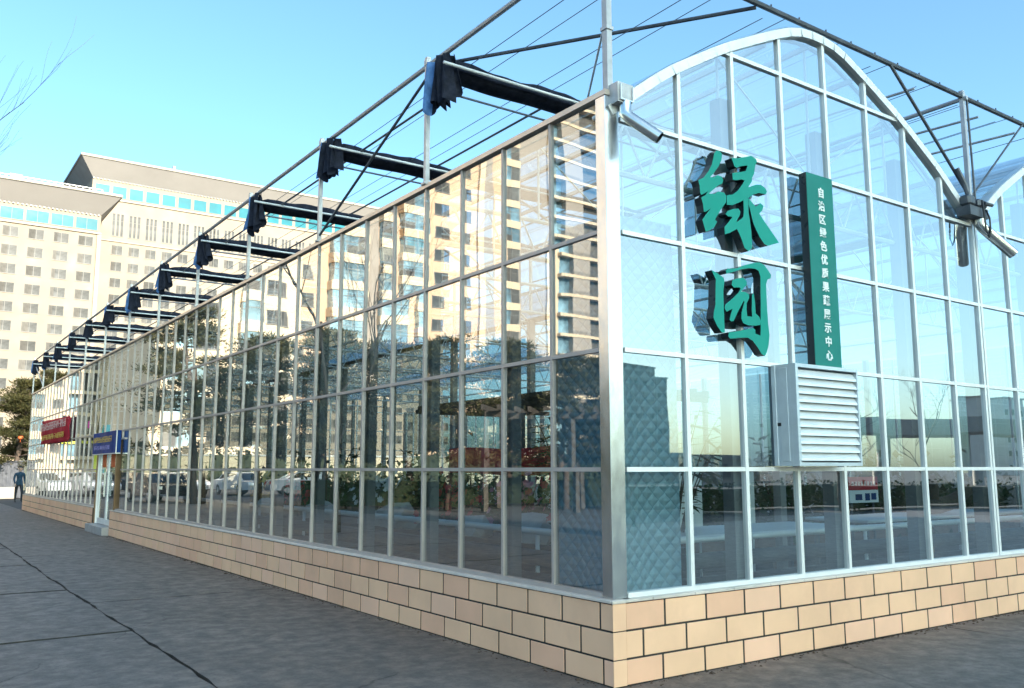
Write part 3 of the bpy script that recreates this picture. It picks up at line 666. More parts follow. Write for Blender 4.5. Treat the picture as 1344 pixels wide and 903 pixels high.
# banners on the long wall
rb = empty('red_banner', (-.09, 27.6, 2.45), 'maroon cloth banner with pale and yellow lines of print on the long glass wall', 'banner')
m = MB(); nu, nv = 24, 8; vs = []
for j in range(nv+1):
    for i in range(nu+1):
        u, v = i/nu, j/nv; y = 24.5+6.1*u; z = 2.42+.76*v+.10*(u)*(1 if v > .5 else .35)
        vs.append((-.10+.025*math.sin(u*19+v*3)+.02*math.sin(v*9), y, z))
m.add(vs, [(j*(nu+1)+i, j*(nu+1)+i+1, (j+1)*(nu+1)+i+1, (j+1)*(nu+1)+i) for j in range(nv) for i in range(nu)])
ba = m.build('cloth', M['maroon'], rb, smooth=True); sm = ba.modifiers.new('thick', 'SOLIDIFY'); sm.thickness = .004
def pseudo(mb, y0, y1, z, h, n, x):       # rows of small strokes standing for the print that cannot be read
    y = y0
    while y < y1:
        wd = h*rng.uniform(.88, 1.0); mb.box(x, y, z+h*.45, x+.003, y+wd, z+h*.57)
        for _ in range(4):
            if rng.random() < .5: a = rng.choice((0, .22, .66, .88))*h; mb.box(x, y, z+a, x+.003, y+wd, z+a+h*.12)
            else: a = rng.uniform(0, .85)*wd; mb.box(x-.0008, y+a, z, x+.0022, y+a+wd*.14, z+h)
        y += h*1.03
m = MB(); pseudo(m, 24.9, 30.2, 2.90, .24, 0, -.150); m.build('lettering', M['pinkprint'], rb)
m = MB(); pseudo(m, 25.1, 30.0, 2.57, .17, 0, -.150); m.build('lettering', M['yellow'], rb)
ds = empty('door_sign', (-.1, 18.95, 1.96), 'blue box sign with a yellow line of print above the glass door', 'sign')
m = MB().cbox(-.13, 17.36, 1.96, -.02, 20.25, 2.49, .006); m.build('panel', M['blue'], ds)
m = MB(); m.box(-.133, 17.342, 1.958, -.115, 17.358, 2.492); m.box(-.133, 17.36, 1.940, -.02, 20.25, 1.958); m.build('trim', M['frame'], ds)
m = MB(); pseudo(m, 17.9, 20.2, 2.24, .14, 0, -.1335); m.build('lettering', M['yellow'], ds)
m = MB(); pseudo(m, 18.1, 20.0, 2.06, .10, 0, -.1335); m.build('lettering', M['violet'], ds)

# shade cloth gathered on the frame, one per bay
ORD = ['', 'first', 'second', 'third', 'fourth', 'fifth', 'sixth', 'seventh', 'eighth', 'ninth', 'tenth', 'eleventh', 'farthest']
def bundle(k):
    yk = k*BAY-.33; r = random.Random(100+k)
    root = empty('shade_cloth', (0, yk, ZR-.3), 'black shade cloth gathered over the roof frame, %s bundle from the near corner post' % ORD[k], 'shade cloth', 'gathered shade cloths over the greenhouse')
    m = MB(); n = 60; ring = 12; vs = []
    for i in range(n+1):
        x = .05+i*(XV-.1)/n*.985; sag = .012*math.sin(i*.5+k)
        for j in range(ring):
            t = j/ring*2*math.pi; ry = .175+.008*math.sin(i*.7+j); rz = .108+(.013*math.sin(i*.45+k)+.010*math.sin(i*1.3+j) if 0 < j < 6 else 0)
            e = 1-.5*(i == 0)
            vs.append((x, yk+ry*e*math.cos(t)*(1 if math.sin(t) < 0 else .8), ZR-.16+sag*.5+rz*e*math.sin(t)))
    m.add(vs, [(i*ring+j, i*ring+(j+1) % ring, (i+1)*ring+(j+1) % ring, (i+1)*ring+j) for i in range(n) for j in range(ring)]+[tuple(range(ring))[::-1], tuple(n*ring+j for j in range(ring))])
    m.build('gathered_cloth', M['cloth'], root, smooth=True)
    MB().tube([(-.12, yk-.215, ZR-.20), (XV*.98, yk-.215, ZR-.20)], .017, 8).build('pull_bar', M['white_steel'], root, smooth=True)
    nu, nv = 46, 9; L = .48+.10*r.random()
    for layer in (0, 1):
        m = MB(); vs = []; ph = r.uniform(0, 6)
        x0 = -.045+.075*layer
        for j in range(nv+1):
            v = j/nv
            for i in range(nu+1):
                u = i/nu; wd = .38+.10*v
                y = yk+.05-wd*.5+wd*u+(.09*v*(u-.8))
                ln = L*(1-.13*layer)*(1+.10*math.sin(u*17+ph)+.035*math.sin(u*41+ph*2)-(.16 if u > .85 else 0))
                z = ZR-.03-ln*v
                x = x0+(.02+.05*v)*math.sin(u*26+ph+v*1.2)+.025*math.sin(u*11+2*v+k)
                vs.append((x, y, z))
        m.add(vs, [(j*(nu+1)+i, j*(nu+1)+i+1, (j+1)*(nu+1)+i+1, (j+1)*(nu+1)+i) for j in range(nv) for i in range(nu)], 0)
        for fi in range(len(m.f)):
            if layer == 0 and (fi % nu) >= nu-12: m.m[fi] = 1
        m.build('hanging_end', [M['cloth'], M['cloth_blue']], root, smooth=True)
for k in range(1, 13): bundle(k)

# ================================================================== INSIDE THE GREENHOUSE
def quilt(name, run, put, label):
    m = MB(); nu, nv = 36, 150; vs = []
    for j in range(nv+1):
        for i in range(nu+1):
            u, v = i/nu, j/nv; a = run*u; z = .62+3.0*v
            p, q = (a/.13+z/.13), (a/.13-z/.13); d = min(abs(((p+.5) % 1)-.5), abs(((q+.5) % 1)-.5))
            d = abs(math.sin(p*math.pi))*abs(math.sin(q*math.pi))
            vs.append(put(a, z, .004*d+.01*math.sin(a*9+z)))
    m.add(vs, [(j*(nu+1)+i, j*(nu+1)+i+1, (j+1)*(nu+1)+i+1, (j+1)*(nu+1)+i) for j in range(nv) for i in range(nu)])
    o = m.build(name, M['quilt'], None, smooth=True); s_ = o.modifiers.new('thick', 'SOLIDIFY'); s_.thickness = .03
    return tag(o, label, 'insulation curtain')
quilt('quilted_curtain', .70, lambda a, z, d: (.14+a, .13-d, z), 'blue quilted insulation curtain gathered at the corner behind the gable glass')
quilt('quilted_curtain', .70, lambda a, z, d: (.20-d, .16+a, z), 'blue quilted insulation curtain at the corner behind the long glass wall')
def pipe(name, p, q, r, mat, label, legs=0, group=None):
    root = empty(name, p, label, 'pipe', group)
    MB().tube([p, q], r, 10).build('pipe_run', M[mat], root, smooth=True, angle=40)
    for i in range(legs):
        c_ = V(p).lerp(V(q), (i+.5)/legs); MB().tube([(c_.x, c_.y, 0), (c_.x, c_.y, c_.z-r)], .02, 6).build('stand', M[mat], root, smooth=True)
    return root
pipe('heating_pipe', (.46, .62, 1.0), (.46, 17.4, 1.0), .032, 'pipe_silver', 'bright heating pipe on stands behind the long glass wall', 9)
pipe('heating_pipe', (1.1, .46, .955), (16, .46, .955), .032, 'pipe_silver', 'bright heating pipe on stands behind the gable glass', 8)
for z, r in ((.78, .07), (.56, .09), (.30, .11)):
    nm = {.78: 'upper', .56: 'middle', .30: 'lowest'}[z]
    pipe('lagged_pipe', (.36, .9, z), (.36, 17.2, z), r, 'pipe_black', '%s black lagged pipe behind the long glass wall' % nm, 0, 'black lagged pipes')
    pipe('lagged_pipe', (1.1, .36, z), (16, .36, z), r, 'pipe_black', '%s black lagged pipe behind the gable glass' % nm, 0, 'black lagged pipes')
def leaf_plant_mesh(seed, h, kind):
    r = random.Random(seed); lv = MB(); st_ = MB()
    if kind == 'bush':
        for s in range(7):
            a = r.uniform(0, 6.28); top = V((math.cos(a)*r.uniform(.1, .45), math.sin(a)*r.uniform(.1, .45), h*r.uniform(.6, 1))); 
            st_.tube([(0, 0, 0), top*.5+V((0, 0, .1)), top], [.02, .014, .006], 5)
            for q in range(46):
                t = r.uniform(.25, 1.05); c_ = top*t+V((r.gauss(0, .13), r.gauss(0, .13), r.gauss(0, .10)))
                d = V((r.gauss(0, 1), r.gauss(0, 1), r.gauss(.1, .6))).normalized(); sdv = d.cross(V((0, 0, 1))).normalized(); l, wd = r.uniform(.10, .2), r.uniform(.03, .06)
                lv.add([c_, c_+d*l*.5+sdv*wd, c_+d*l+V((0, 0, -.04)), c_+d*l*.5-sdv*wd], [(0, 1, 2, 3)])
    else:
        for s in range(14):
            a = r.uniform(0, 6.28); sp = r.uniform(.3, .75)*h*.6; hh = h*r.uniform(.7, 1.05)
            pts = [V((0, 0, 0)).lerp(V((math.cos(a)*sp, math.sin(a)*sp, hh)), t)+V((0, 0, .35*h*math.sin(t*math.pi)*.4)) for t in [i/8 for i in range(9)]]
            st_.tube(pts, [.018-.0018*i for i in range(9)], 4)
            sd = V((-math.sin(a), math.cos(a), 0))
            for i in range(3, 9):
                for sg in (-1, 1):
                    for q in range(2):
                        p0 = pts[i]; l = .34*(1-abs(i-5)/7)*h/1.6; d = (sd*sg+V((math.cos(a)*.5, math.sin(a)*.5, -.15+r.uniform(-.2, .3)))).normalized(); wv = V((math.cos(a), math.sin(a), .2))*.022
                        lv.add([p0-wv, p0+d*l*.6-wv*.6+V((0, 0, .01)), p0+d*l, p0+d*l*.6+wv, p0+wv], [(0, 1, 2, 3, 4)])
    return lv, st_
def potted(kind, h, loc, label, seed, group='plants growing inside the greenhouse'):
    root = empty('potted_plant', loc, label, 'plant', group)
    lv, st_ = leaf_plant_mesh(seed, h, kind); ph = .35
    off = V(loc)+V((0, 0, ph-.03))
    for mb in (lv, st_): mb.v = [tuple(V(v)+off) for v in mb.v]
    lv.build('foliage', M['leaf'], root); st_.build('stem', M['bark'], root, smooth=True)
    m = MB(); n = 16; x, y, z = loc
    m.tube([(x, y, z), (x, y, z+.02), (x, y, z+ph*.93), (x, y, z+ph*.94), (x, y, z+ph)], [.15, .16, .21, .235, .235], n); m.build('pot', M['terracotta'], root, smooth=True, angle=40)
    return root
PL_ = [('bush', 1.5, (2.3, 5.6, 0), 'broad bushy dark plant in a brown pot behind the wall pipe, near the red cloth'),
       ('frond', 2.0, (2.3, 3.2, 0), 'feathery palm in a brown pot nearest the corner curtain'),
       ('bush', 1.2, (2.3, 8.3, 0), 'low dense shrub in a brown pot midway along the long wall'),
       ('frond', 1.7, (2.3, 10.6, 0), 'arching palm in a brown pot beyond the red cloth'),
       ('bush', 1.6, (2.4, 13.2, 0), 'tall leafy shrub in a brown pot farther along the long wall'),
       ('frond', 1.5, (1.4, 15.6, 0), 'small arching palm in a brown pot close to the glass door'),
       ('frond', 2.0, (2.6, 2.0, 0), 'upright palm in a brown pot behind the gable pipe left of the white boards'),
       ('bush', 1.7, (6.6, 3.6, 0), 'wide dark shrub in a brown pot beside the red and white notice'),
       ('bush', 1.4, (9.6, 3.2, 0), 'round dark shrub in a brown pot right of the notice'),
       ('frond', 1.9, (4.3, 4.6, 0), 'spreading palm in a brown pot behind the white boards'),
       ('bush', 1.8, (11.6, 5.2, 0), 'large shadowy shrub in a brown pot deep in the right bay'),
       ('bush', 1.5, (3.4, 9.4, 0), 'tall shrub in a brown pot past the end of the red cloth')]
for i, (k, h_, l, lab) in enumerate(PL_): potted(k, h_, l, lab, 40+i)
for i, (x0, y0, x1, y1, lab) in enumerate([(3.0, 7.6, 5.0, 30, 'long brown planting bed full of dark leaves along the middle of the first bay'), (7.0, 6.6, 9.2, 30, 'long brown planting bed full of dark leaves in the second bay'), (5.9, 5.0, 16.8, 6.2, 'wide brown planting bed of dense dark leaves running across behind the benches'), (1.3, 20.8, 2.2, 33, 'narrow brown planting bed full of dark leaves past the door')]):
    root = empty('planting_bed', ((x0+x1)/2, (y0+y1)/2, 0), lab, 'planting bed', 'planting beds inside the greenhouse')
    m = MB(); m.box(x0, y0, 0, x1, y0+.06, .5); m.box(x0, y1-.06, 0, x1, y1, .5); m.box(x0, y0+.06, 0, x0+.06, y1-.06, .5); m.box(x1-.06, y0+.06, 0, x1, y1-.06, .5); m.box(x0+.06, y0+.06, 0, x1-.06, y1-.06, .44); m.build('bed_box', M['terracotta'], root)
    lv = MB(); r = random.Random(i)
    for q in range(int((x1-x0)*(y1-y0)*(110 if y1-y0 > 2 else 330))):
        c_ = V((r.uniform(x0, x1), r.uniform(y0, y1), .45+abs(r.gauss(0, .45)))); c_.z = min(c_.z, 1.9)
        d = V((r.gauss(0, 1), r.gauss(0, 1), r.gauss(.2, .6))).normalized(); sdv = d.cross(V((0, 0, 1))).normalized(); l, wd = r.uniform(.16, .34), r.uniform(.04, .09)
        lv.add([c_, c_+d*l*.5+sdv*wd, c_+d*l, c_+d*l*.5-sdv*wd], [(0, 1, 2, 3)])
    lv.build('bed_plants', M['leaf'], root)
def flowers(loc, petal, label, seed):
    root = empty('flower_bush', loc, label, 'flowers', 'flowering bushes behind the long wall'); r = random.Random(seed); lv = MB(); fw = MB(); st_ = MB(); off = V(loc)
    for s in range(16):
        a = r.uniform(0, 6.28); top = off+V((math.cos(a)*r.uniform(.05, .3), math.sin(a)*r.uniform(.1, .42), r.uniform(.25, .6))); st_.tube([off, off.lerp(top, .6)+V((0, 0, .05)), top], .008, 4)
        for q in range(16):
            c_ = off.lerp(top, r.uniform(.3, 1))+V((r.gauss(0, .07), r.gauss(0, .07), r.gauss(0, .05))); d = V((r.gauss(0, 1), r.gauss(0, 1), r.gauss(.2, .6))).normalized(); sv = d.orthogonal().normalized(); l = r.uniform(.06, .13)
            lv.add([c_, c_+d*l*.5+sv*l*.3, c_+d*l, c_+d*l*.5-sv*l*.3], [(0, 1, 2, 3)])
        for q in range(5):
            c_ = top+V((r.gauss(-.05, .09), r.gauss(0, .12), r.gauss(.03, .09))); rr = r.uniform(.028, .05)
            ax = V((-1, r.gauss(0, .7), r.gauss(.5, .5))).normalized(); e1 = ax.orthogonal().normalized(); e2 = ax.cross(e1)
            for t in range(6):
                b = t*1.047; u = e1*math.cos(b)+e2*math.sin(b)+ax*.3; w_ = e2*math.cos(b)-e1*math.sin(b); fw.add([c_, c_+u*rr*.7+w_*rr*.5, c_+u*rr*1.2, c_+u*rr*.7-w_*rr*.5], [(0, 1, 2, 3)])
    lv.build('foliage', M['leaf'], root); st_.build('stem', M['bark'], root); fw.build('blossom', M[petal], root)
o = empty('raised_bed', (1.35, 7.4, 0), 'long raised wooden bed with dark soil just behind the wall pipe', 'planting bed')
m = MB(); m.box(.85, 1.0, 0, .92, 13.8, .82); m.box(1.83, 1.0, 0, 1.9, 13.8, .82); m.box(.92, 1.0, 0, 1.83, 1.07, .82); m.box(.92, 13.73, 0, 1.83, 13.8, .82); m.build('boards', M['timber'], o)
MB().box(.92, 1.07, .3, 1.83, 13.73, .78).build('earth', M['soil'], o)
for i, (x, y, pt, lab) in enumerate([(1.25, 1.9, 'petal_red', 'red flowering bush nearest the corner in the raised bed'), (1.45, 3.1, 'petal_pink', 'pink flowering bush left of the nearest red one'), (1.2, 4.3, 'petal_red', 'red flowering bush in front of the red cloth strip'), (1.5, 7.0, 'white', 'white flowering bush past the red cloth strip'), (1.2, 9.2, 'petal_red', 'red flowering bush midway along the raised bed'), (1.4, 11.8, 'yellow', 'yellow flowering bush at the far end of the raised bed')]): flowers((x, y, .78), pt, lab, 300+i)
for i, (x, y, s, lab) in enumerate([(1.1, 2.5, .26, 'big pale rock between red and pink flowers'), (1.15, 3.7, .2, 'pale rock left of the pink flowers'), (1.05, 5.4, .28, 'largest pale rock, under the red cloth strip'), (1.1, 6.3, .18, 'small pale rock beside the white flowers'), (1.1, 8.1, .24, 'pale rock midway along the raised bed'), (1.1, 10.4, .22, 'pale rock near the yellow flowers')]):
    r = random.Random(i); bm = bmesh.new(); bmesh.ops.create_icosphere(bm, subdivisions=2, radius=s)
    for v in bm.verts: v.co = V((v.co.x, v.co.y*1.3, v.co.z*.8))*(1+.22*math.sin(v.co.x*17/s*.2+i)*math.cos(v.co.y*13/s*.2+v.co.z*9/s*.2)+r.uniform(-.06, .06))+V((x, y, .78+s*.5))
    mb_ = MB(); bm.verts.index_update(); mb_.add([v.co[:] for v in bm.verts], [[v.index for v in f.verts] for f in bm.faces]); bm.free(); tag(mb_.build('garden_rock', M['rock']), lab, 'rock', 'pale rocks in the raised bed')
# red cloth strip inside
m = MB(); vs = []; nu = 40
for v in (0, .5, 1):
    for i in range(nu+1): u = i/nu; vs.append((2.0+.03*math.sin(u*40)*(1-v*.6), 2.3+3.4*u, 1.50+.34*v+.02*math.sin(u*9)))
m.add(vs, [(j*(nu+1)+i, j*(nu+1)+i+1, (j+1)*(nu+1)+i+1, (j+1)*(nu+1)+i) for j in range(2) for i in range(nu)])
o = m.build('red_cloth_strip', M['red'], None, smooth=True); s_ = o.modifiers.new('thick', 'SOLIDIFY'); s_.thickness = .01
tag(o, 'plain red cloth strip strung between poles inside the greenhouse', 'cloth')
o = empty('cloth_pole_rack', (2.07, 4.0, 0), 'dark pole rack with slatted top carrying the red cloth strip', 'rack')
m = MB()
for y in (2.4, 4.0, 5.6): m.tube([(2.07, y, 0), (2.07, y, 2.45)], .025, 8)
m.build('poles', M['dark_steel'], o)
m = MB()
for i in range(9): m.bar((1.9+i*.2, 2.2, 2.46+.02*(i % 2)), (1.9+i*.2, 6.4, 2.46), .05, .06)
for y in (2.4, 4.0, 5.6, 6.3): m.bar((1.8, y, 2.40), (3.7, y, 2.40), .06, .06)
m.build('slats', M['timber'], o)
# notices, tables and driftwood behind the gable
o = empty('notice_stand', (7.78, 3.0, 0), 'small notice on legs, maroon top half and white lower half, behind the gable glass', 'notice')
m = MB().box(7.41, 3.0, 1.24, 8.15, 3.03, 1.44); m.build('heading', M['maroon'], o); MB().box(7.41, 3.0, 1.05, 8.15, 3.03, 1.238).build('sheet', M['white'], o)
m = MB()
for x in range(8): m.box(7.47+x*.08, 2.996, 1.31, 7.52+x*.08, 2.9995, 1.37)
m.build('lettering', M['pinkprint'], o)
m = MB(); m.box(7.55, 2.996, 1.09, 7.72, 2.9995, 1.18); m.box(7.80, 2.996, 1.08, 7.92, 2.9995, 1.19); m.box(7.96, 2.996, 1.09, 8.09, 2.9995, 1.19); m.build('picture', M['blue'], o)
m = MB(); m.tube([(7.5, 3.04, 0), (7.5, 3.04, 1.2)], .02, 6); m.tube([(8.06, 3.04, 0), (8.06, 3.04, 1.2)], .02, 6); m.build('legs', M['dark_steel'], o)
for i, (x, y, wd, lab) in enumerate([(4.0, 3.0, .42, 'left one of two tall white display boards behind the gable glass'), (5.15, 3.1, .42, 'right one of two tall white display boards behind the gable glass')]):
    o = empty('display_board', (x, y, 0), lab, 'display board', 'white display boards')
    MB().box(x-wd/2, y, .75, x+wd/2, y+.03, 1.52).build('panel', M['white'], o)
    m = MB(); r = random.Random(i)
    m.box(x-.12, y-.004, 1.22, x+.12, y-.0005, 1.34); m.build('picture', M['greyp'], o)
    for q in range(4): MB().box(x-.17, y-.004, 1.13-q*.07, x-.17+r.uniform(.15, .32), y-.0005, 1.15-q*.07).build('print_line', M['greyp'], o)
    m = MB(); m.box(x-wd/2, y+.031, 0, x-wd/2+.03, y+.05, 1.5); m.box(x+wd/2-.03, y+.031, 0, x+wd/2, y+.05, 1.5); m.build('legs', M['white_steel'], o)
for i, (x0, x1, y, lab) in enumerate([(1.9, 5.3, 1.5, 'long white bench table behind the gable pipe under the white boards'), (6.3, 11.2, 2.0, 'long white bench table in the right bay with driftwood on it')]):
    o = empty('bench_table', ((x0+x1)/2, y+.5, 0), lab, 'table', 'white bench tables')
    MB().cbox(x0, y, .84, x1, y+1.0, .88, .01).build('table_top', M['table'], o)
    for a in (x0+.1, x1-.15):
        for b in (y+.08, y+.87): MB().box(a, b, 0, a+.05, b+.05, .84).build('leg', M['dark_steel'], o)
o = MB(); o.tube([(8.3, 2.4, .96), (8.8, 2.4, 1.0), (9.3, 2.45, 1.05), (9.7, 2.4, 1.22), (10.0, 2.35, 1.42), (10.25, 2.35, 1.44), (10.4, 2.35, 1.34)], [.10, .12, .12, .08, .05, .07, .02], 9); o.tube([(8.7, 2.4, 1.05), (8.75, 2.45, 1.3), (8.68, 2.4, 1.45)], [.06, .08, .04], 7); o.tube([(9.7, 2.4, 1.2), (9.9, 2.5, 1.3)], [.04, .02], 6)
tag(o.build('driftwood', M['bark'], None, smooth=True), 'dark driftwood trunk lying on the white bench in the right bay', 'driftwood')
o = MB(); o.tube([(1.9, 1.9, .88), (1.88, 1.88, 1.2)], [.012, .012], 6, 0); o.tube([(1.88, 1.88, 1.2), (1.88, 1.88, 1.215), (1.88, 1.88, 1.26), (1.88, 1.88, 1.28)], [.03, .06, .05, .01], 10, 1)
tag(o.build('watering_rose', [M['black'], M['terracotta']], None, smooth=True), 'brown knob on a thin black stick standing on the white bench', 'stick')
# green cloth at the far end of the long wall
m = MB(); vs = []; nu = 30
for v in (0, 1):
    for i in range(nu+1): u = i/nu; vs.append((.26+.04*math.sin(u*50), 32.6+1.9*u, 1.6+2.75*v))
m.add(vs, [(i, i+1, nu+2+i, nu+1+i) for i in range(nu)]); o = m.build('green_curtain', M['green_board'], None, smooth=True); s_ = o.modifiers.new('thick', 'SOLIDIFY'); s_.thickness = .01
tag(o, 'dark green cloth hanging behind the glass at the far end of the long wall', 'curtain')
# ================================================================== BUILDINGS
def window_mesh(name, wd, ht, depth=.12, mull=1, glassm='win_glass', curtain=True, transom=False, facing=-1, seed=0):
    """window centred on the origin, facing -y, a little proud of the wall plane y=0"""
    r = random.Random(seed); m = MB(); fw = .06; y0 = -.03
    m.box(-wd/2, y0, -ht/2, wd/2, .0, -ht/2+fw, 0); m.box(-wd/2, y0, ht/2-fw, wd/2, .0, ht/2, 0)
    m.box(-wd/2, y0, -ht/2+fw, -wd/2+fw, .0, ht/2-fw, 0); m.box(wd/2-fw, y0, -ht/2+fw, wd/2, .0, ht/2-fw, 0)
    for i in range(mull):
        x = -wd/2+wd*(i+1)/(mull+1); m.box(x-.03, y0, -ht/2+fw, x+.03, -.0, ht/2-fw, 0)
    if transom: m.box(-wd/2+fw, y0+.002, ht*.18, wd/2-fw, -.0, ht*.18+.05, 0)
    m.box(-wd/2+fw, -.012, -ht/2+fw, wd/2-fw, -.004, ht/2-fw, 1)
    if curtain:
        cw = wd*r.uniform(.2, .42); m.box(-wd/2+fw+.01, -.0165, -ht/2+fw+.01, -wd/2+fw+cw, -.0125, ht/2-fw-.01, 2)
    m.box(-wd/2-.06, -.09, -ht/2-.06, wd/2+.06, .0, -ht/2-.001, 0)
    o = m.build(name, [M['win_frame'], M[glassm], M['curtain']]); me = o.data; bpy.data.objects.remove(o); return me
def flare(x0, x1, y0, y1, z0, z1, out):     # roof with sides sloping outwards on their way up
    m = MB(); o = out
    m.add([(x0, y0, z0), (x1, y0, z0), (x1, y1, z0), (x0, y1, z0), (x0-o, y0-o, z1), (x1+o, y0-o, z1), (x1+o, y1+o, z1), (x0-o, y1+o, z1)],
          [(3, 2, 1, 0), (0, 1, 5, 4), (1, 2, 6, 5), (2, 3, 7, 6), (3, 0, 4, 7), (4, 5, 6, 7)], 0)
    m.box(x0-o-.15, y0-o-.15, z1+.002, x1+o+.15, y1+o+.15, z1+.42, 1)
    x = x0
    while x < x1: m.box(x, y0-.25, z0-.22, x+.28, y0-.02, z0-.003, 2); x += .62
    return m
ho = empty('hotel_building', (30, 158, 0), 'tall cream hotel in two blocks with flared grey roofs and teal top windows', 'hotel')
MB().box(-26, 150, 0, 21.05, 164.98, 43.4).build('wall', M['hotel'], ho)
MB().box(21.7, 165, 0, 96, 184, 54.4).build('wall', M['hotel'], ho)
flare(-26, 21.05, 150, 164.9, 43.42, 46.3, 2.5).build('roof', [M['soffit'], M['hotel_trim'], M['dark_steel']], ho)
flare(21.7, 96, 165, 184, 54.42, 57.4, 2.4).build('roof', [M['soffit'], M['hotel_trim'], M['dark_steel']], ho)
m = MB(); m.box(-26.1, 149.75, 40.1, 21.2, 149.99, 40.42); m.box(21.5, 164.75, 50.6, 96, 164.99, 50.95); m.box(21.5, 164.8, 42.9, 96, 164.99, 43.1); m.box(20.6, 149.7, 0, 21.2, 149.98, 40.0)
m.build('trim_bands', M['hotel_trim'], ho)
wteal_f = window_mesh('window', 3.3, 1.95, mull=1, glassm='teal_glass', curtain=False); wteal_r = window_mesh('window', 2.45, 2.2, mull=0, glassm='teal_glass', curtain=False)
wf = [window_mesh('window', 2.25, 1.65, mull=1, seed=i) for i in range(3)]; wr = [window_mesh('window', 1.9, 1.75, mull=1, seed=5+i) for i in range(3)]
wt = window_mesh('window', .55, 4.3, mull=0, curtain=False, transom=True)
spots = []
for i in range(8): spots.append((wteal_f, (18.95-3.6*i, 150, 41.68)))
for i in range(25): spots.append((wteal_r, (23.45+2.92*i, 165, 52.3)))
for k in range(12):
    for i in range(8): spots.append((wf[(i*7+k*3) % 3], (18.95-3.6*i, 150, 38.76-3.0*k)))
for i in range(25):
    for d in (-.72, 0, .72): spots.append((wt, (26.4+2.92*i+d, 165, 46.1)))
for k in range(12):
    for i in range(25): spots.append((wr[(i*5+k*3) % 3], (26.5+2.92*i, 165, 41.4-3.05*k)))
def seen(p):
    q = project(p)
    if q is None or q[0] < -10: return 0
    if p[2] < 4: return 0
    if q[0] > 40 and q[1] > 505-(q[0]-63)*.515: return 0      # hidden by the greenhouse
    return 1/q[2]+(1 if q[0] < 450 else 0)
spots.sort(key=lambda s: -seen(s[1])); rest = {}
for i, (me, p) in enumerate(spots):
    if i < 100: inst(me, 'window', p, ho)
    elif p[2] > 4: rest.setdefault('r', []).append((me, p))
mm = MB()
for me, p in rest['r']:
    k = len(mm.v); mm.v += [tuple(v.co+V(p)) for v in me.vertices]; mm.f += [tuple(k+i for i in pl.vertices) for pl in me.polygons]
    mm.m += [pl.material_index+(3 if me is wteal_f or me is wteal_r else 0) for pl in me.polygons]
tag(mm.build('window', [M['win_frame'], M['win_glass'], M['curtain'], M['win_frame'], M['teal_glass'], M['curtain']], ho), kind='stuff')
m = MB()
for a in range(0, 44): m.box(-22+a, 150.2, 46.75, -21.94+a, 150.26, 47.9)
for z in (47.2, 47.85): m.box(-22, 150.205, z, 21, 150.255, z+.06)
m.build('roof_railing', M['white_steel'], ho)
m = MB(); m.box(7.6, 152, 46.72, 9.4, 154, 48.7); m.box(9.8, 152.5, 46.72, 10.6, 154, 47.9); m.build('roof_machine', M['dark_steel'], ho)
m = MB(); m.box(18.2, 154, 46.72, 20.2, 158, 48.4); m.box(36, 167, 57.8, 36.5, 167.5, 60.0); m.box(44.6, 167, 57.8, 45.6, 168, 59.4); m.box(39.2, 167, 57.8, 41.0, 168, 58.5); m.box(42, 167, 57.8, 43, 168, 58.4); m.build('roof_machine', M['hotel_trim'], ho)

# apartment towers across the street, seen mirrored in the long glass wall.  Given as distances to the left of the wall line.
FH = 2.9
def bay_mesh(wd, dep, kind, seed):
    m = MB(); r = random.Random(seed); h = FH
    pl = .70 if kind == 'bay' else .42
    m.box(-wd/2-.12, -dep-.12, -.02, wd/2+.12, 0, pl, 0)
    if kind == 'bay': m.box(-wd/2-.12, -dep-.12, h-.30, wd/2+.12, 0, h-.025, 0)
    if kind == 'bay':
        m.box(-wd/2, -dep, .70, wd/2, -.0, h-.30, 1); n = max(2, int(wd/1.0))
        for i in range(n+1): x = -wd/2+wd*i/n; m.box(x-.04, -dep-.03, .70, x+.04, -dep-.002, h-.30, 2)
        m.box(-wd/2, -dep-.028, 1.9, wd/2, -dep-.003, 1.96, 2)
        for i in range(n):
            if r.random() < .45: x = -wd/2+wd*i/n; m.box(x+.06, -dep-.012, .74, x+wd/n-.06, -dep-.002, r.choice((1.6, h-.34)), 3)
    else:      # open loggia with glazed back
        m.box(-wd/2, -.05, .42, wd/2, 0, h-.03, 1); m.box(-wd*.12, -dep, .42, wd*.26, -.055, h-.03, 4); m.box(-wd/2-.12, -dep, .42, -wd/2, 0, h-.03, 0)
        for i in range(int(wd/.16)): x = -wd/2+i*.16; m.box(x, -dep-.05, .42, x+.02, -dep-.02, .95, 2)
        m.box(-wd/2, -.09, .42, -wd/2+wd*.3, -.052, h-.03, 3)
    o = m.build('bay_window', [M['cream'], M['win_blue'], M['win_frame'], M['curtain'], M['greyp']]); me = o.data; bpy.data.objects.remove(o); return me
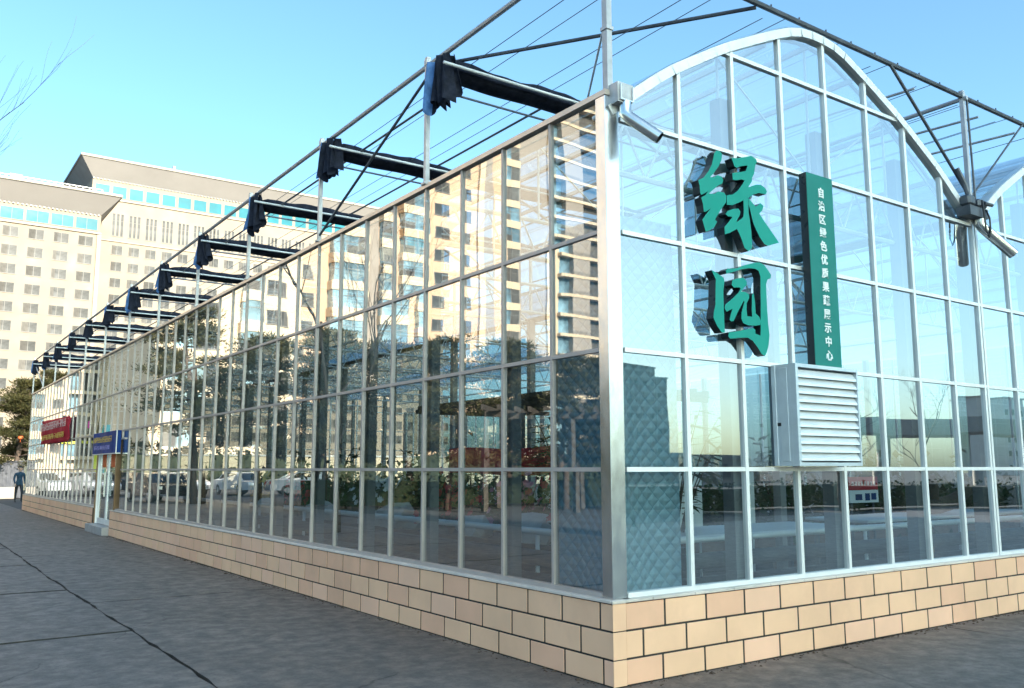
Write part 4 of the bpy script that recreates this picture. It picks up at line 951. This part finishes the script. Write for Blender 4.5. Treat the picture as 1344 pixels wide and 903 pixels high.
def tower(label, L0, L1, y, dep, floors, cols, wallm='tan', extra=None):
    """L0..L1: left of the wall line; cols: (position, width, kind)"""
    t = empty('apartment_building', (-(L0+L1)/2, y+dep/2, 0), label, 'apartment building')
    m = MB(); m.box(-L1, y, 0, -L0, y+dep, floors*FH+1, 0)
    for k in range(1, floors, 3): m.box(-L1-.05, y-.05, k*FH-.12, -L0+.05, y-.003, k*FH+.02, 1)
    m.build('wall', [M[wallm], M['cream']], t)
    MB().box(-L1-.5, y-.6, floors*FH+1.002, -L0+.5, y+dep+.3, floors*FH+1.6).build('roof', M['cream'], t)
    for ci, (c_, wd, kind) in enumerate(cols):
        if kind == 'grey':
            MB().box(-c_-wd/2, y-.06, 1, -c_+wd/2, y-.004, floors*FH).build('grey_panel', M['greyp'], t); continue
        if kind == 'pier':
            MB().box(-c_-wd/2, y-.45, 0, -c_+wd/2, y-.004, floors*FH+.5).build('pier', M['cream'], t); continue
        v = [bay_mesh(wd, .95 if kind == 'bay' else 1.1, kind, ci*9+s) if kind in ('bay', 'log') else window_mesh('window', wd, 1.45 if kind == 'win' else 1.2, mull=1 if wd > 1 else 0, seed=ci*9+s) for s in range(3)]
        for k in range(1, floors):
            me = v[rng.randrange(3)]
            if kind in ('bay', 'log'): inst(me, 'bay_window', (-c_, y-.003, k*FH), t)
            else: inst(me, 'window', (-c_, y-.003, k*FH+1.5), t)
    if extra: extra(t)
    return t
tower('tan tower mirrored in the panes next to the corner post, with long cream balcony bands', 61.5, 90, 92, 14, 22,
      [(84, 1.0, 'narrow'), (76, 9.2, 'log'), (70.9, 1.2, 'pier'), (67.6, 5.6, 'grey'), (65.0, .7, 'narrow'), (63.3, 2.6, 'bay')])
tower('tan tower with paired small windows mirrored left of the balcony bands', 42.3, 59.0, 86, 16, 22,
      [(56.4, 2.6, 'grey'), (55.6, .9, 'pier'), (53.2, 1.7, 'win'), (48.9, 1.7, 'win'), (45.4, 2.8, 'bay')])
tower('tan tower with wide glazed bays beside a grey strip, mirrored mid wall', 27.2, 40.6, 80, 18, 22,
      [(38.4, 1.9, 'bay'), (36.7, 1.3, 'grey'), (33.7, 3.9, 'bay'), (29.0, 1.2, 'win')])
tower('cream tower with glazed bays mirrored above the pines', 14.0, 26.8, 76, 18, 20,
      [(25.2, 1.2, 'win'), (22.6, 2.9, 'bay'), (18.9, 1.3, 'win'), (16.2, 2.6, 'bay')], 'cream')
def signs(t):
    y = 124.9
    m = MB(); m.box(-17.2, y-.25, 7.1, -14.2, y-.02, 8.1); m.build('magenta_shop_board', M['magenta'], t)
    m = MB(); m.box(-17.8, y-.3, 5.0, -14.0, y-.02, 5.35); m.build('yellow_shop_trim', M['lime'], t)
    m = MB(); m.box(-19.0, y-.6, 0, -18.2, y-.02, 6.2); m.build('lime_pillar', M['lime'], t)
    m = MB(); m.box(-20.6, y-.6, 0, -19.05, y-.02, 7.6); m.build('cyan_pillar', M['cyan'], t)
tower('long cream apartment block with magenta shop board, mirrored at the far end', 1.5, 26, 125, 14, 12,
      [(24.5, 1.4, 'win'), (21.5, 1.4, 'win'), (16.2, 3.2, 'log'), (13.2, .9, 'narrow'), (10.2, 3.0, 'bay'), (6.9, 1.4, 'win'), (3.9, 1.4, 'win')], 'cream', signs)
# the block to the south whose shade the greenhouse stands in
bt = empty('apartment_building', (11, -88, 0), 'brown tower block behind the photographer that keeps the greenhouse in shade', 'apartment building')
MB().box(-4.5, -96, 0, 27, -80, 51.5).build('wall', M['tan'], bt); MB().box(-5, -96.5, 51.502, 27.5, -79.5, 52.2).build('roof', M['cream'], bt)
bw = [window_mesh('window', 1.8, 1.5, mull=1, seed=60+i) for i in range(3)]
for me in bw:
    for v in me.vertices: v.co.y *= -1
    me.flip_normals()
for k in range(1, 16):
    for i in range(5): inst(bw[(i+k) % 3], 'window', (-1.4+6.2*i, -79.997, k*3.1+1.2), bt)

# far things mirrored in the gable glass (to the right and behind)
def block(label, x0, x1, y0, y1, h, mat, rows, cols_, gname='building'):
    t = empty('distant_tower' if h > 20 else 'low_building', ((x0+x1)/2, (y0+y1)/2, 0), label, gname)
    MB().box(x0, y0, 0, x1, y1, h).build('wall', M[mat], t); MB().box(x0-.3, y0-.3, h+.002, x1+.3, y1+.3, h+.5).build('roof', M['hotel_trim'] if h < 20 else M['greyp'], t)
    me = bw[0]; 
    for k in range(rows):
        for i in range(cols_): inst(me, 'window', (x0+(x1-x0)*(i+.5)/cols_, y1+.004, 1.6+k*(h-1.5)/rows), t)
    return t
block('dark slab tower mirrored in the gable pane beside the corner post', 196, 210, -228, -212, 36.5, 'greyp', 6, 4)
block('lower dark tower mirrored next to the slab tower at the corner', 210.6, 216, -226, -212, 33, 'greyp', 5, 2)
block('low pale hall mirrored in the middle gable panes', 40, 86, -80, -68, 2.9, 'hotel_trim', 1, 9)
block('pale hall with a flat roof mirrored left of the grey box', 74, 118, -112, -98, 3.6, 'hotel_trim', 1, 8)
block('small tower far off mirrored above the flyover', 250, 262, -130, -116, 21, 'conc', 5, 3)
block('pair of pale slabs mirrored at the right end of the gable', 235, 248, -84, -70, 20.5, 'conc', 5, 4)
fo = empty('flyover', (120, -30, 0), 'grey concrete flyover on piers mirrored in the gable glass', 'flyover')
m = MB(); A = V((82, -55, 0)); B = V((170, -2, 0)); d = (B-A).normalized(); m.bar(A+V((0, 0, 5.6)), B+V((0, 0, 5.6)), 9, .9); m.bar(A+V((0, 0, 6.4))+V((-d.y, d.x, 0))*4.4, B+V((0, 0, 6.4))+V((-d.y, d.x, 0))*4.4, .25, .9); m.build('deck', M['greyp'], fo)
for i in range(9):
    p = A.lerp(B, (i+.4)/9); MB().tube([(p.x, p.y, 0), (p.x, p.y, 5.1)], .7, 12).build('pier', M['conc'], fo, smooth=True, angle=40)
def hedge(label, A, B, wd, h, seed):
    t = empty('clipped_hedge', (A+B)/2, label, 'hedge'); r = random.Random(seed); d = (B-A); L = d.length; d = d/L; nr = V((-d.y, d.x, 0))
    lv = MB(); n = int(min(L*wd*h*60, 9000))
    core = MB(); core.bar(A+V((0, 0, h*.45)), B+V((0, 0, h*.45)), wd*.7, h*.8); core.build('stems', M['hedge'], t)
    for q in range(n):
        p = A+d*r.uniform(0, L)+nr*r.uniform(-.5, .5)*wd+V((0, 0, r.uniform(.05, 1)*h*(1+.06*math.sin(q))))
        e = V((r.gauss(0, 1), r.gauss(0, 1), r.gauss(.3, .7))).normalized(); sv = e.orthogonal().normalized(); l = r.uniform(.09, .2)*(2 if h > 2 else 1)
        lv.add([p, p+e*l*.5+sv*l*.35, p+e*l, p+e*l*.5-sv*l*.35], [(0, 1, 2, 3)])
    lv.build('foliage', M['hedge'], t)
hedge('low dark hedge across the yard mirrored in the lowest gable panes', V((9, -24, 0)), V((44, -10, 0)), 1.2, 1.05, 5)
hedge('dark clipped hedge mirrored along the foot of the pines', V((-10.0, 31, 0)), V((-26, 17.5, 0)), 1.3, 1.3, 6)
hedge('tall ragged dark hedge mirrored in front of the tower foot, behind the white cars', V((-9, 66, 0)), V((-74, 60, 0)), 1.6, 3.1, 9)

# ================================================================== TREES
def pine_mesh(seed, h):
    r = random.Random(seed); tk = MB(); cr_ = MB(); lean = V((r.uniform(-.5, .5), r.uniform(-.5, .5), 0))
    pts = [V((0, 0, 0)), V((.08, .05, h*.3))+lean*.2, V((0, 0, h*.6))+lean*.6, V((0, 0, h*.95))+lean]
    tk.tube(pts, [.17, .13, .09, .03], 8)
    def at(t):
        t *= 3; i = min(2, int(t)); return pts[i].lerp(pts[i+1], t-i)
    for wv in range(11):
        t = .30+.66*wv/10; base = at(t); nb = r.randint(3, 5); sp = (1.08-t)*h*.52+.35
        for b in range(nb):
            a = r.uniform(0, 6.28); L = sp*r.uniform(.65, 1.1); tip = base+V((math.cos(a)*L, math.sin(a)*L, r.uniform(-.05, .22)*L))
            mid = base.lerp(tip, .5)+V((0, 0, r.uniform(-.1, .12)*L)); tk.tube([base, mid, tip], [.045, .03, .012], 5)
            for c_ in range(r.randint(5, 8)):
                u = r.uniform(.35, 1.05); c0 = base.lerp(tip, u)+V((r.gauss(0, .22), r.gauss(0, .22), r.gauss(.06, .08))); R_ = r.uniform(.24, .50)
                for q in range(75):
                    e = V((r.gauss(0, 1), r.gauss(0, 1), r.gauss(0, .38))); p = c0+e*R_*.55
                    dd = (e.normalized()+V((0, 0, .5))+V((r.gauss(0, .4), r.gauss(0, .4), r.gauss(0, .4)))).normalized(); s_ = dd.cross(V((r.gauss(0, 1), r.gauss(0, 1), r.gauss(0, 1)))).normalized()
                    l, wd = r.uniform(.12, .22), r.uniform(.016, .038)
                    cr_.add([p-s_*wd, p+s_*wd, p+dd*l], [(0, 1, 2)])
    a = tk.build('trunk', M['bark'], None, smooth=True); b = cr_.build('crown', M['pine'], None)
    ma, mb_ = a.data, b.data; bpy.data.objects.remove(a); bpy.data.objects.remove(b); return ma, mb_
pines = [pine_mesh(3, 7.2), pine_mesh(8, 6.4), pine_mesh(15, 8.0)]
def pine(i, x, y, s, rz, label, group):
    t = empty('pine_tree', (x, y, 0), label, 'pine tree', group, rz); t.scale = (s, s, s)
    for nm, me in zip(('trunk', 'crown'), pines[i]):
        o = bpy.data.objects.new(nm, me); COL.objects.link(o); o.parent = t
for i, (v, x, y, s, rz, lab) in enumerate([
    (2, 3.2, 56, 1.0, .3, 'sunlit pine at the left edge of the photo beyond the glass wall'),
    (0, 5.0, 60, 1.12, 1.9, 'sunlit pine showing right above the far end of the glass wall'),
    (1, 1.3, 52, 1.08, 4.0, 'shorter sunlit pine over the dark metal shed'),
    (0, 8.6, 63, 1.2, 2.7, 'pine mostly hidden behind the far roof of the greenhouse')]): pine(v, x, y, s, rz, lab, 'pines beyond the greenhouse')
for i, (v, x, y, s, rz, lab) in enumerate([
    (2, -7.2, 37.0, 1.18, .5, 'tallest mirrored pine, just right of the door sign'),
    (0, -9.4, 34.2, 1.1, 2.5, 'second mirrored pine from the door'),
    (1, -10.8, 30.5, 1.16, 1.2, 'mirrored pine before the cream tower'),
    (0, -12.8, 28.4, 1.02, 5.1, 'mirrored pine under the cream tower bays'),
    (1, -13.6, 25.4, 1.08, 3.3, 'mirrored pine in the middle of the long wall'),
    (2, -16.5, 25.6, .86, 4.4, 'mirrored pine set back behind its neighbours'),
    (0, -17.2, 22.2, .88, .9, 'mirrored pine left of the timber pergola'),
    (1, -20.5, 22.0, .94, 2.2, 'mirrored pine behind the timber pergola'),
    (2, -12.4, 35.6, 1.12, 3.9, 'mirrored pine in the back row nearest the parked cars'),
    (1, -15.8, 32.0, 1.2, .2, 'mirrored pine in the back row behind the cream tower bays'),
    (0, -19.4, 29.2, 1.1, 1.6, 'mirrored pine in the back row at the middle of the wall'),
    (1, -23.6, 25.8, 1.1, 5.6, 'mirrored pine in the back row beside the pergola'),
    (0, -27.5, 22.6, .98, 3.0, 'last pine of the back row, past the pergola'),
    (2, -23.0, 19.0, .78, 1.7, 'last mirrored pine toward the corner post')]): pine(v, x, y, s, rz, lab, 'pines across the pavement')
def bare_mesh(seed, h, spread=.55, levels=4, up=.25, r0=.11):
    r = random.Random(seed); m = MB(); tw = MB()
    def grow(p, d, L, rad, lv):
        pts = [p]; q = p; dd = d
        for i in range(4):
            dd = (dd+V((r.gauss(0, .10), r.gauss(0, .10), r.gauss(0, .08)+up*.12))).normalized(); q = q+dd*L/4; pts.append(q)
        (m if lv < 2 else tw).tube(pts, [rad*(1-.5*i/4) for i in range(5)], 7 if lv < 2 else 4, cap=True)
        if lv >= levels: return
        for b in range(3 if lv < 2 else 4):
            t = r.uniform(.35, 1); i = min(3, int(t*4)); bp = pts[i].lerp(pts[i+1], t*4-i)
            a = d.orthogonal().normalized(); a.rotate(Matrix.Rotation(r.uniform(0, 6.28), 3, d)); nd_ = (dd*(1-spread)+a*spread*r.uniform(.8, 1.4)+V((0, 0, up))).normalized()
            grow(bp, nd_, L*r.uniform(.55, .8), rad*.48, lv+1)
    grow(V((0, 0, 0)), V((0, 0, 1)), h*.42, r0, 0)
    a = m.build('trunk', M['bark'], None, smooth=True); b = tw.build('twigs', M['twig'], None)
    ma, mb_ = a.data, b.data; bpy.data.objects.remove(a); bpy.data.objects.remove(b); return ma, mb_
def bare(meshes, x, y, s, rz, label, cat='bare tree', name='bare_tree', group=None):
    t = empty(name, (x, y, 0), label, cat, group, rz); t.scale = (s, s, s)
    for nm, me in zip(('trunk', 'twigs'), meshes):
        o = bpy.data.objects.new(nm, me); COL.objects.link(o); o.parent = t
b1 = bare_mesh(4, 9.5, .6, 4, .22, .12); b2 = bare_mesh(11, 6, .5, 4, .35, .06)
b3 = bare_mesh(23, 15, .42, 4, .42, .085)
bare(b3, -5.0, 16.0, .9, 2.2, 'bare tree whose thin branches reach in over the hotel at the left edge')
bare(b1, -19.5, 16.5, .72, 5.0, 'bare tree mirrored in the lower panes next to the corner post')
bare(b1, .9, 62, .8, 2, 'bare sunlit tree behind the dark metal shed')
for i, (x, y, s, rz, lab) in enumerate([(12.5, -13.2, .78, .4, 'bare upright shrub mirrored in the second gable pane'), (24, -14.5, .95, 2.1, 'bare upright shrub mirrored right of the grey box'), (31, -15.5, 1.05, 4.1, 'bare upright shrub mirrored at the right end of the gable'), (17, -19, .8, 5.2, 'bare upright shrub mirrored behind the grey box')]):
    bare(b2, x, y, s, rz, lab, 'bare shrub', 'bare_shrub', 'bare shrubs in the yard')

# ================================================================== SMALL THINGS OUTSIDE
pg = empty('timber_pergola', (-18, 20, 0), 'weathered timber pergola mirrored under the pines near the corner', 'pergola')
m = MB(); A = V((-14.5, 23.5, 0)); B = V((-24.5, 14.0, 0)); d = (B-A).normalized(); nrm = V((-d.y, d.x, 0))
for s in (-1.4, 1.4): m.bar(A+nrm*s+V((0, 0, 3.5)), B+nrm*s+V((0, 0, 3.5)), .14, .22)
m.build('beams', M['timber'], pg); m = MB()
for i in range(26): p = A.lerp(B, i/25); m.bar(p-nrm*2.0+V((0, 0, 3.72)), p+nrm*2.0+V((0, 0, 3.72)), .10, .2)
m.build('rafters', M['timber'], pg)
for i in range(5):
    for s in (-1.4, 1.4): p = A.lerp(B, i/4)+nrm*s; MB().box(p.x-.1, p.y-.1, 0, p.x+.1, p.y+.1, 3.39).build('post', M['timber'], pg)
hw = empty('boundary_wall', (4, 76, 0), 'low cream wall in the sun behind the pines at the left edge', 'wall')
MB().box(-1.5, 72, 0, 60, 72.3, 2.7).build('wall', M['cream'], hw); MB().box(-1.6, 71.9, 2.702, 60, 72.4, 2.85).build('coping', M['conc'], hw)
ms = empty('metal_shed', (.2, 52, 0), 'dark grey metal shed with a lower box in front at the left edge', 'shed')
m = MB(); m.box(-2.2, 51.2, 0, 1.72, 53.0, 2.0)
for i in range(20): m.box(-2.15+i*.19, 51.16, .05, -2.05+i*.19, 51.199, 1.95)
m.build('body', M['kiosk'], ms); MB().box(-2.3, 51.1, 2.002, 1.78, 53.1, 2.06).build('roof', M['kiosk'], ms); MB().box(-2.2, 50.3, 0, 1.25, 51.0, .62).build('low_box', M['greyp'], ms)
ln = MB(); ln.tube([(1.3, 50.0, 3.2), (1.3, 50.0, 3.22), (1.3, 50.0, 3.3), (1.3, 50.0, 3.38), (1.3, 50.0, 3.4)], [.05, .11, .15, .11, .05], 12); ln.tube([(1.3, 50, 3.05), (1.3, 50, 3.2)], .015, 6)
tag(ln.build('red_lantern', M['orange'], None, smooth=True), 'small red lantern hanging from the pine above the shed', 'lantern')
def car(x, y, rz, paint, label):
    root = empty('parked_car', (x, y, 0), label, 'car', 'cars parked across the street', rz)
    def loc(mb, name, mats, **k):      # build in the car's own frame
        o = mb.build(name, mats, None, **k); o.parent = root; return o
    side = [(-2.15, .35), (-2.18, .62), (-2.05, .82), (-1.35, .92), (-.72, 1.36), (.75, 1.42), (1.55, 1.0), (2.08, .92), (2.18, .6), (2.12, .3)]
    b = MB(); n = len(side); vs = []
    for w_, s_ in ((-.86, 0), (-.80, 1), (.80, 1), (.86, 0)):
        for u, v in side: vs.append((u, (w_ if v < .95 else w_*.80), v))
    b.prism(side, lambda u, v, d: (u, d*(1 if v < .95 else .80), v), -.86, .86); loc(b, 'body', M[paint], recalc=True)
    g = MB()
    for s_ in (-1, 1): g.prism([(-1.1, .96), (-.66, 1.31), (.70, 1.36), (1.36, 1.0)], lambda u, v, d: (u, s_*d, v), .70, .715 if True else 0)
    g.add([(-1.36, -.62, .945), (-1.36, .62, .945), (-.76, .58, 1.35), (-.76, -.58, 1.35)], [(0, 1, 2, 3)]); g.add([(1.53, -.6, 1.04), (1.53, .6, 1.04), (.82, .56, 1.415), (.82, -.56, 1.415)], [(0, 1, 2, 3)])
    loc(g, 'window', M['car_glass'])
    for u in (-1.35, 1.35):
        for s_ in (-1, 1):
            wm = MB(); wm.tube([(u, s_*.68, .32), (u, s_*.88, .32)], .32, 16, 0); wm.tube([(u, s_*.881, .32), (u, s_*.887, .32)], .19, 10, 1); loc(wm, 'wheel', [M['black'], M['car_silver']])
    for s_ in (-1, 1):
        h_ = MB().box(-2.2, s_*.62-.16, .62, -2.06, s_*.62+.16, .76); loc(h_, 'headlight', M['white'])
        h_ = MB().box(2.06, s_*.64-.14, .66, 2.19, s_*.64+.14, .84); loc(h_, 'tail_light', M['lamp_red'])
    return root
for a in [(-3.0, 55, 1.2, 'car_white', 'white car farthest left in the far mirror panes'), (-5.4, 54, 1.35, 'car_silver', 'silver car mirrored beside the white car'), (-7.9, 53.5, 1.25, 'car_dark', 'dark car mirrored between silver cars'), (-10.3, 53, 1.3, 'car_silver', 'silver car mirrored next to the lime pillar'), (-6.4, 40.5, 1.45, 'car_dark', 'dark car mirrored right of the glass door'), (-13.5, 50, 1.4, 'car_white', 'white car mirrored between pine trunks'), (-17, 47.5, .2, 'car_white', 'white car seen side on, mirrored behind the pines')]: car(*a)

# ================================================================== PEOPLE
def person(x, y, rz, jacket, label, stride=.22):
    root = empty('person', (x, y, 0), label, 'person', None, rz)
    J = {}; vs = []; rad = []; ed = []
    def j(n, p, r_, parent=None):
        J[n] = len(vs); vs.append(p); rad.append(r_)
        if parent: ed.append((J[parent], J[n]))
    j('pelvis', (0, 0, .93), .135); j('waist', (0, 0, 1.08), .125, 'pelvis'); j('chest', (0, -.01, 1.30), .150, 'waist'); j('neckbase', (0, 0, 1.43), .075, 'chest'); j('neck', (0, -.015, 1.49), .055, 'neckbase')
    j('headlow', (0, -.03, 1.55), .078, 'neck'); j('head', (0, -.03, 1.63), .092, 'headlow'); j('crown', (0, -.02, 1.70), .065, 'head')
    for s, nm in ((-1, 'l'), (1, 'r')):
        j('hip'+nm, (s*.095, 0, .86), .095, 'pelvis'); j('knee'+nm, (s*.10, -s*stride*.55-.03, .49), .062, 'hip'+nm); j('ankle'+nm, (s*.10, -s*stride*.6+.10*(s > 0)*0, .09), .042, 'knee'+nm); j('toe'+nm, (s*.115, -s*stride*.6-.15, .035), .035, 'ankle'+nm)
        j('sh'+nm, (s*.19, 0, 1.38), .068, 'chest'); j('elbow'+nm, (s*.25, s*stride*.25+.03, 1.12), .048, 'sh'+nm); j('wrist'+nm, (s*.25, s*stride*.5-.10, .90), .032, 'elbow'+nm); j('palm'+nm, (s*.25, s*stride*.5-.125, .84), .030, 'wrist'+nm)
        for q in range(4): j('f%d%s' % (q, nm), (s*(.25-.012), s*stride*.5-.165+.022*q, .775+.008*abs(q-1.4)), .009, 'palm'+nm); j('g%d%s' % (q, nm), (s*(.25-.03), s*stride*.5-.16+.022*q, .745+.008*abs(q-1.4)), .008, 'f%d%s' % (q, nm))
        j('th'+nm, (s*.235, s*stride*.5-.175, .83), .010, 'palm'+nm); j('tj'+nm, (s*.225, s*stride*.5-.185, .795), .009, 'th'+nm)
    me = bpy.data.meshes.new('body'); me.from_pydata(vs, ed, []); o = bpy.data.objects.new('body', me); COL.objects.link(o)
    sk = o.modifiers.new('skin', 'SKIN'); sk.use_smooth_shade = True
    for i, r_ in enumerate(rad): me.skin_vertices[0].data[i].radius = (r_, r_*(.8 if i in (0, 1, 2) else 1)); me.skin_vertices[0].data[i].use_root = i == 0
    ss = o.modifiers.new('sub', 'SUBSURF'); ss.levels = 1; ss.render_levels = 1
    bpy.context.view_layer.update(); dg = bpy.context.evaluated_depsgraph_get(); m2 = bpy.data.meshes.new_from_object(o.evaluated_get(dg)); o.modifiers.clear(); o.data = m2
    m2.materials.clear()
    for mm_ in ('skin', jacket, 'jeans', 'black'): m2.materials.append(M[mm_])
    for p in m2.polygons:
        c_ = p.center; p.use_smooth = True
        p.material_index = 0 if c_.z > 1.47 or (c_.z < .90 and abs(c_.x) > .205) else 1 if c_.z > .84 or abs(c_.x) > .2 else 2 if c_.z > .09 else 3
    o.parent = root
    h_ = MB(); n = 12; vs2 = []
    for a in range(6):
        for t in range(n):
            th, ph = t/n*6.283, a/5*1.75; vs2.append((.104*math.sin(ph)*math.cos(th), -.01+.112*math.sin(ph)*math.sin(th)+.012, 1.655+.105*math.cos(ph)))
    h_.add(vs2, [(a*n+t, a*n+(t+1) % n, (a+1)*n+(t+1) % n, (a+1)*n+t) for a in range(5) for t in range(n)])
    h_.f = [f_ for f_ in h_.f if not (sum(h_.v[i][1] for i in f_)/4 < -.05 and sum(h_.v[i][2] for i in f_)/4 < 1.69)]; h_.m = h_.m[:len(h_.f)]
    ho_ = h_.build('hair', M['hair'], None, smooth=True); ho_.parent = root
    fc = MB()
    for s in (-1, 1): fc.tube([(s*.034, -.118, 1.640), (s*.034, -.126, 1.640)], .011, 8)
    fo_ = fc.build('eyes', M['black'], None); fo_.parent = root
    fc = MB().tube([(0, -.118, 1.64), (0, -.140, 1.60), (0, -.118, 1.595)], [.008, .014, .008], 6); fo_ = fc.build('nose', M['skin'], None, smooth=True); fo_.parent = root
    fc = MB().box(-.025, -.118, 1.563, .025, -.108, 1.570); fo_ = fc.build('mouth', M['red'], None); fo_.parent = root
    fc = MB()
    for s in (-1, 1): fc.tube([(s*.09, -.02, 1.59), (s*.103, -.015, 1.62), (s*.098, -.01, 1.65)], [.012, .02, .012], 6)
    fo_ = fc.build('ears', M['skin'], None, smooth=True); fo_.parent = root
    return root
person(.72, 43.6, .2, 'jacket_blue', 'person in a blue jacket walking past the far end of the greenhouse')
person(-5.2, 47.0, 1.2, 'jacket_dark', 'person in a dark coat mirrored in the far panes beside the parked cars')

# grit and dead leaves lying along the foot of the walls
r = random.Random(5); m = MB()
for i in range(900):
    if r.random() < .6: x, y = -.07-abs(r.gauss(0, .05)), r.uniform(0, 17.5)
    else: x, y = r.uniform(0, 9), -.07-abs(r.gauss(0, .05))
    s = r.uniform(.004, .016)*(2.2 if r.random() < .06 else 1); a = r.uniform(0, 6.28); ca, sa = math.cos(a)*s, math.sin(a)*s
    m.add([(x+ca, y+sa, .001), (x-sa, y+ca, .001), (x-ca*.8, y-sa, .001), (x+sa, y-ca, .001), (x, y, .002+s*.6)], [(0, 1, 4), (1, 2, 4), (2, 3, 4), (3, 0, 4)])
tag(m.build('grit', M['bark'], None), 'dark grit and crumbs lying along the foot of the tile walls', 'grit', None, 'stuff')
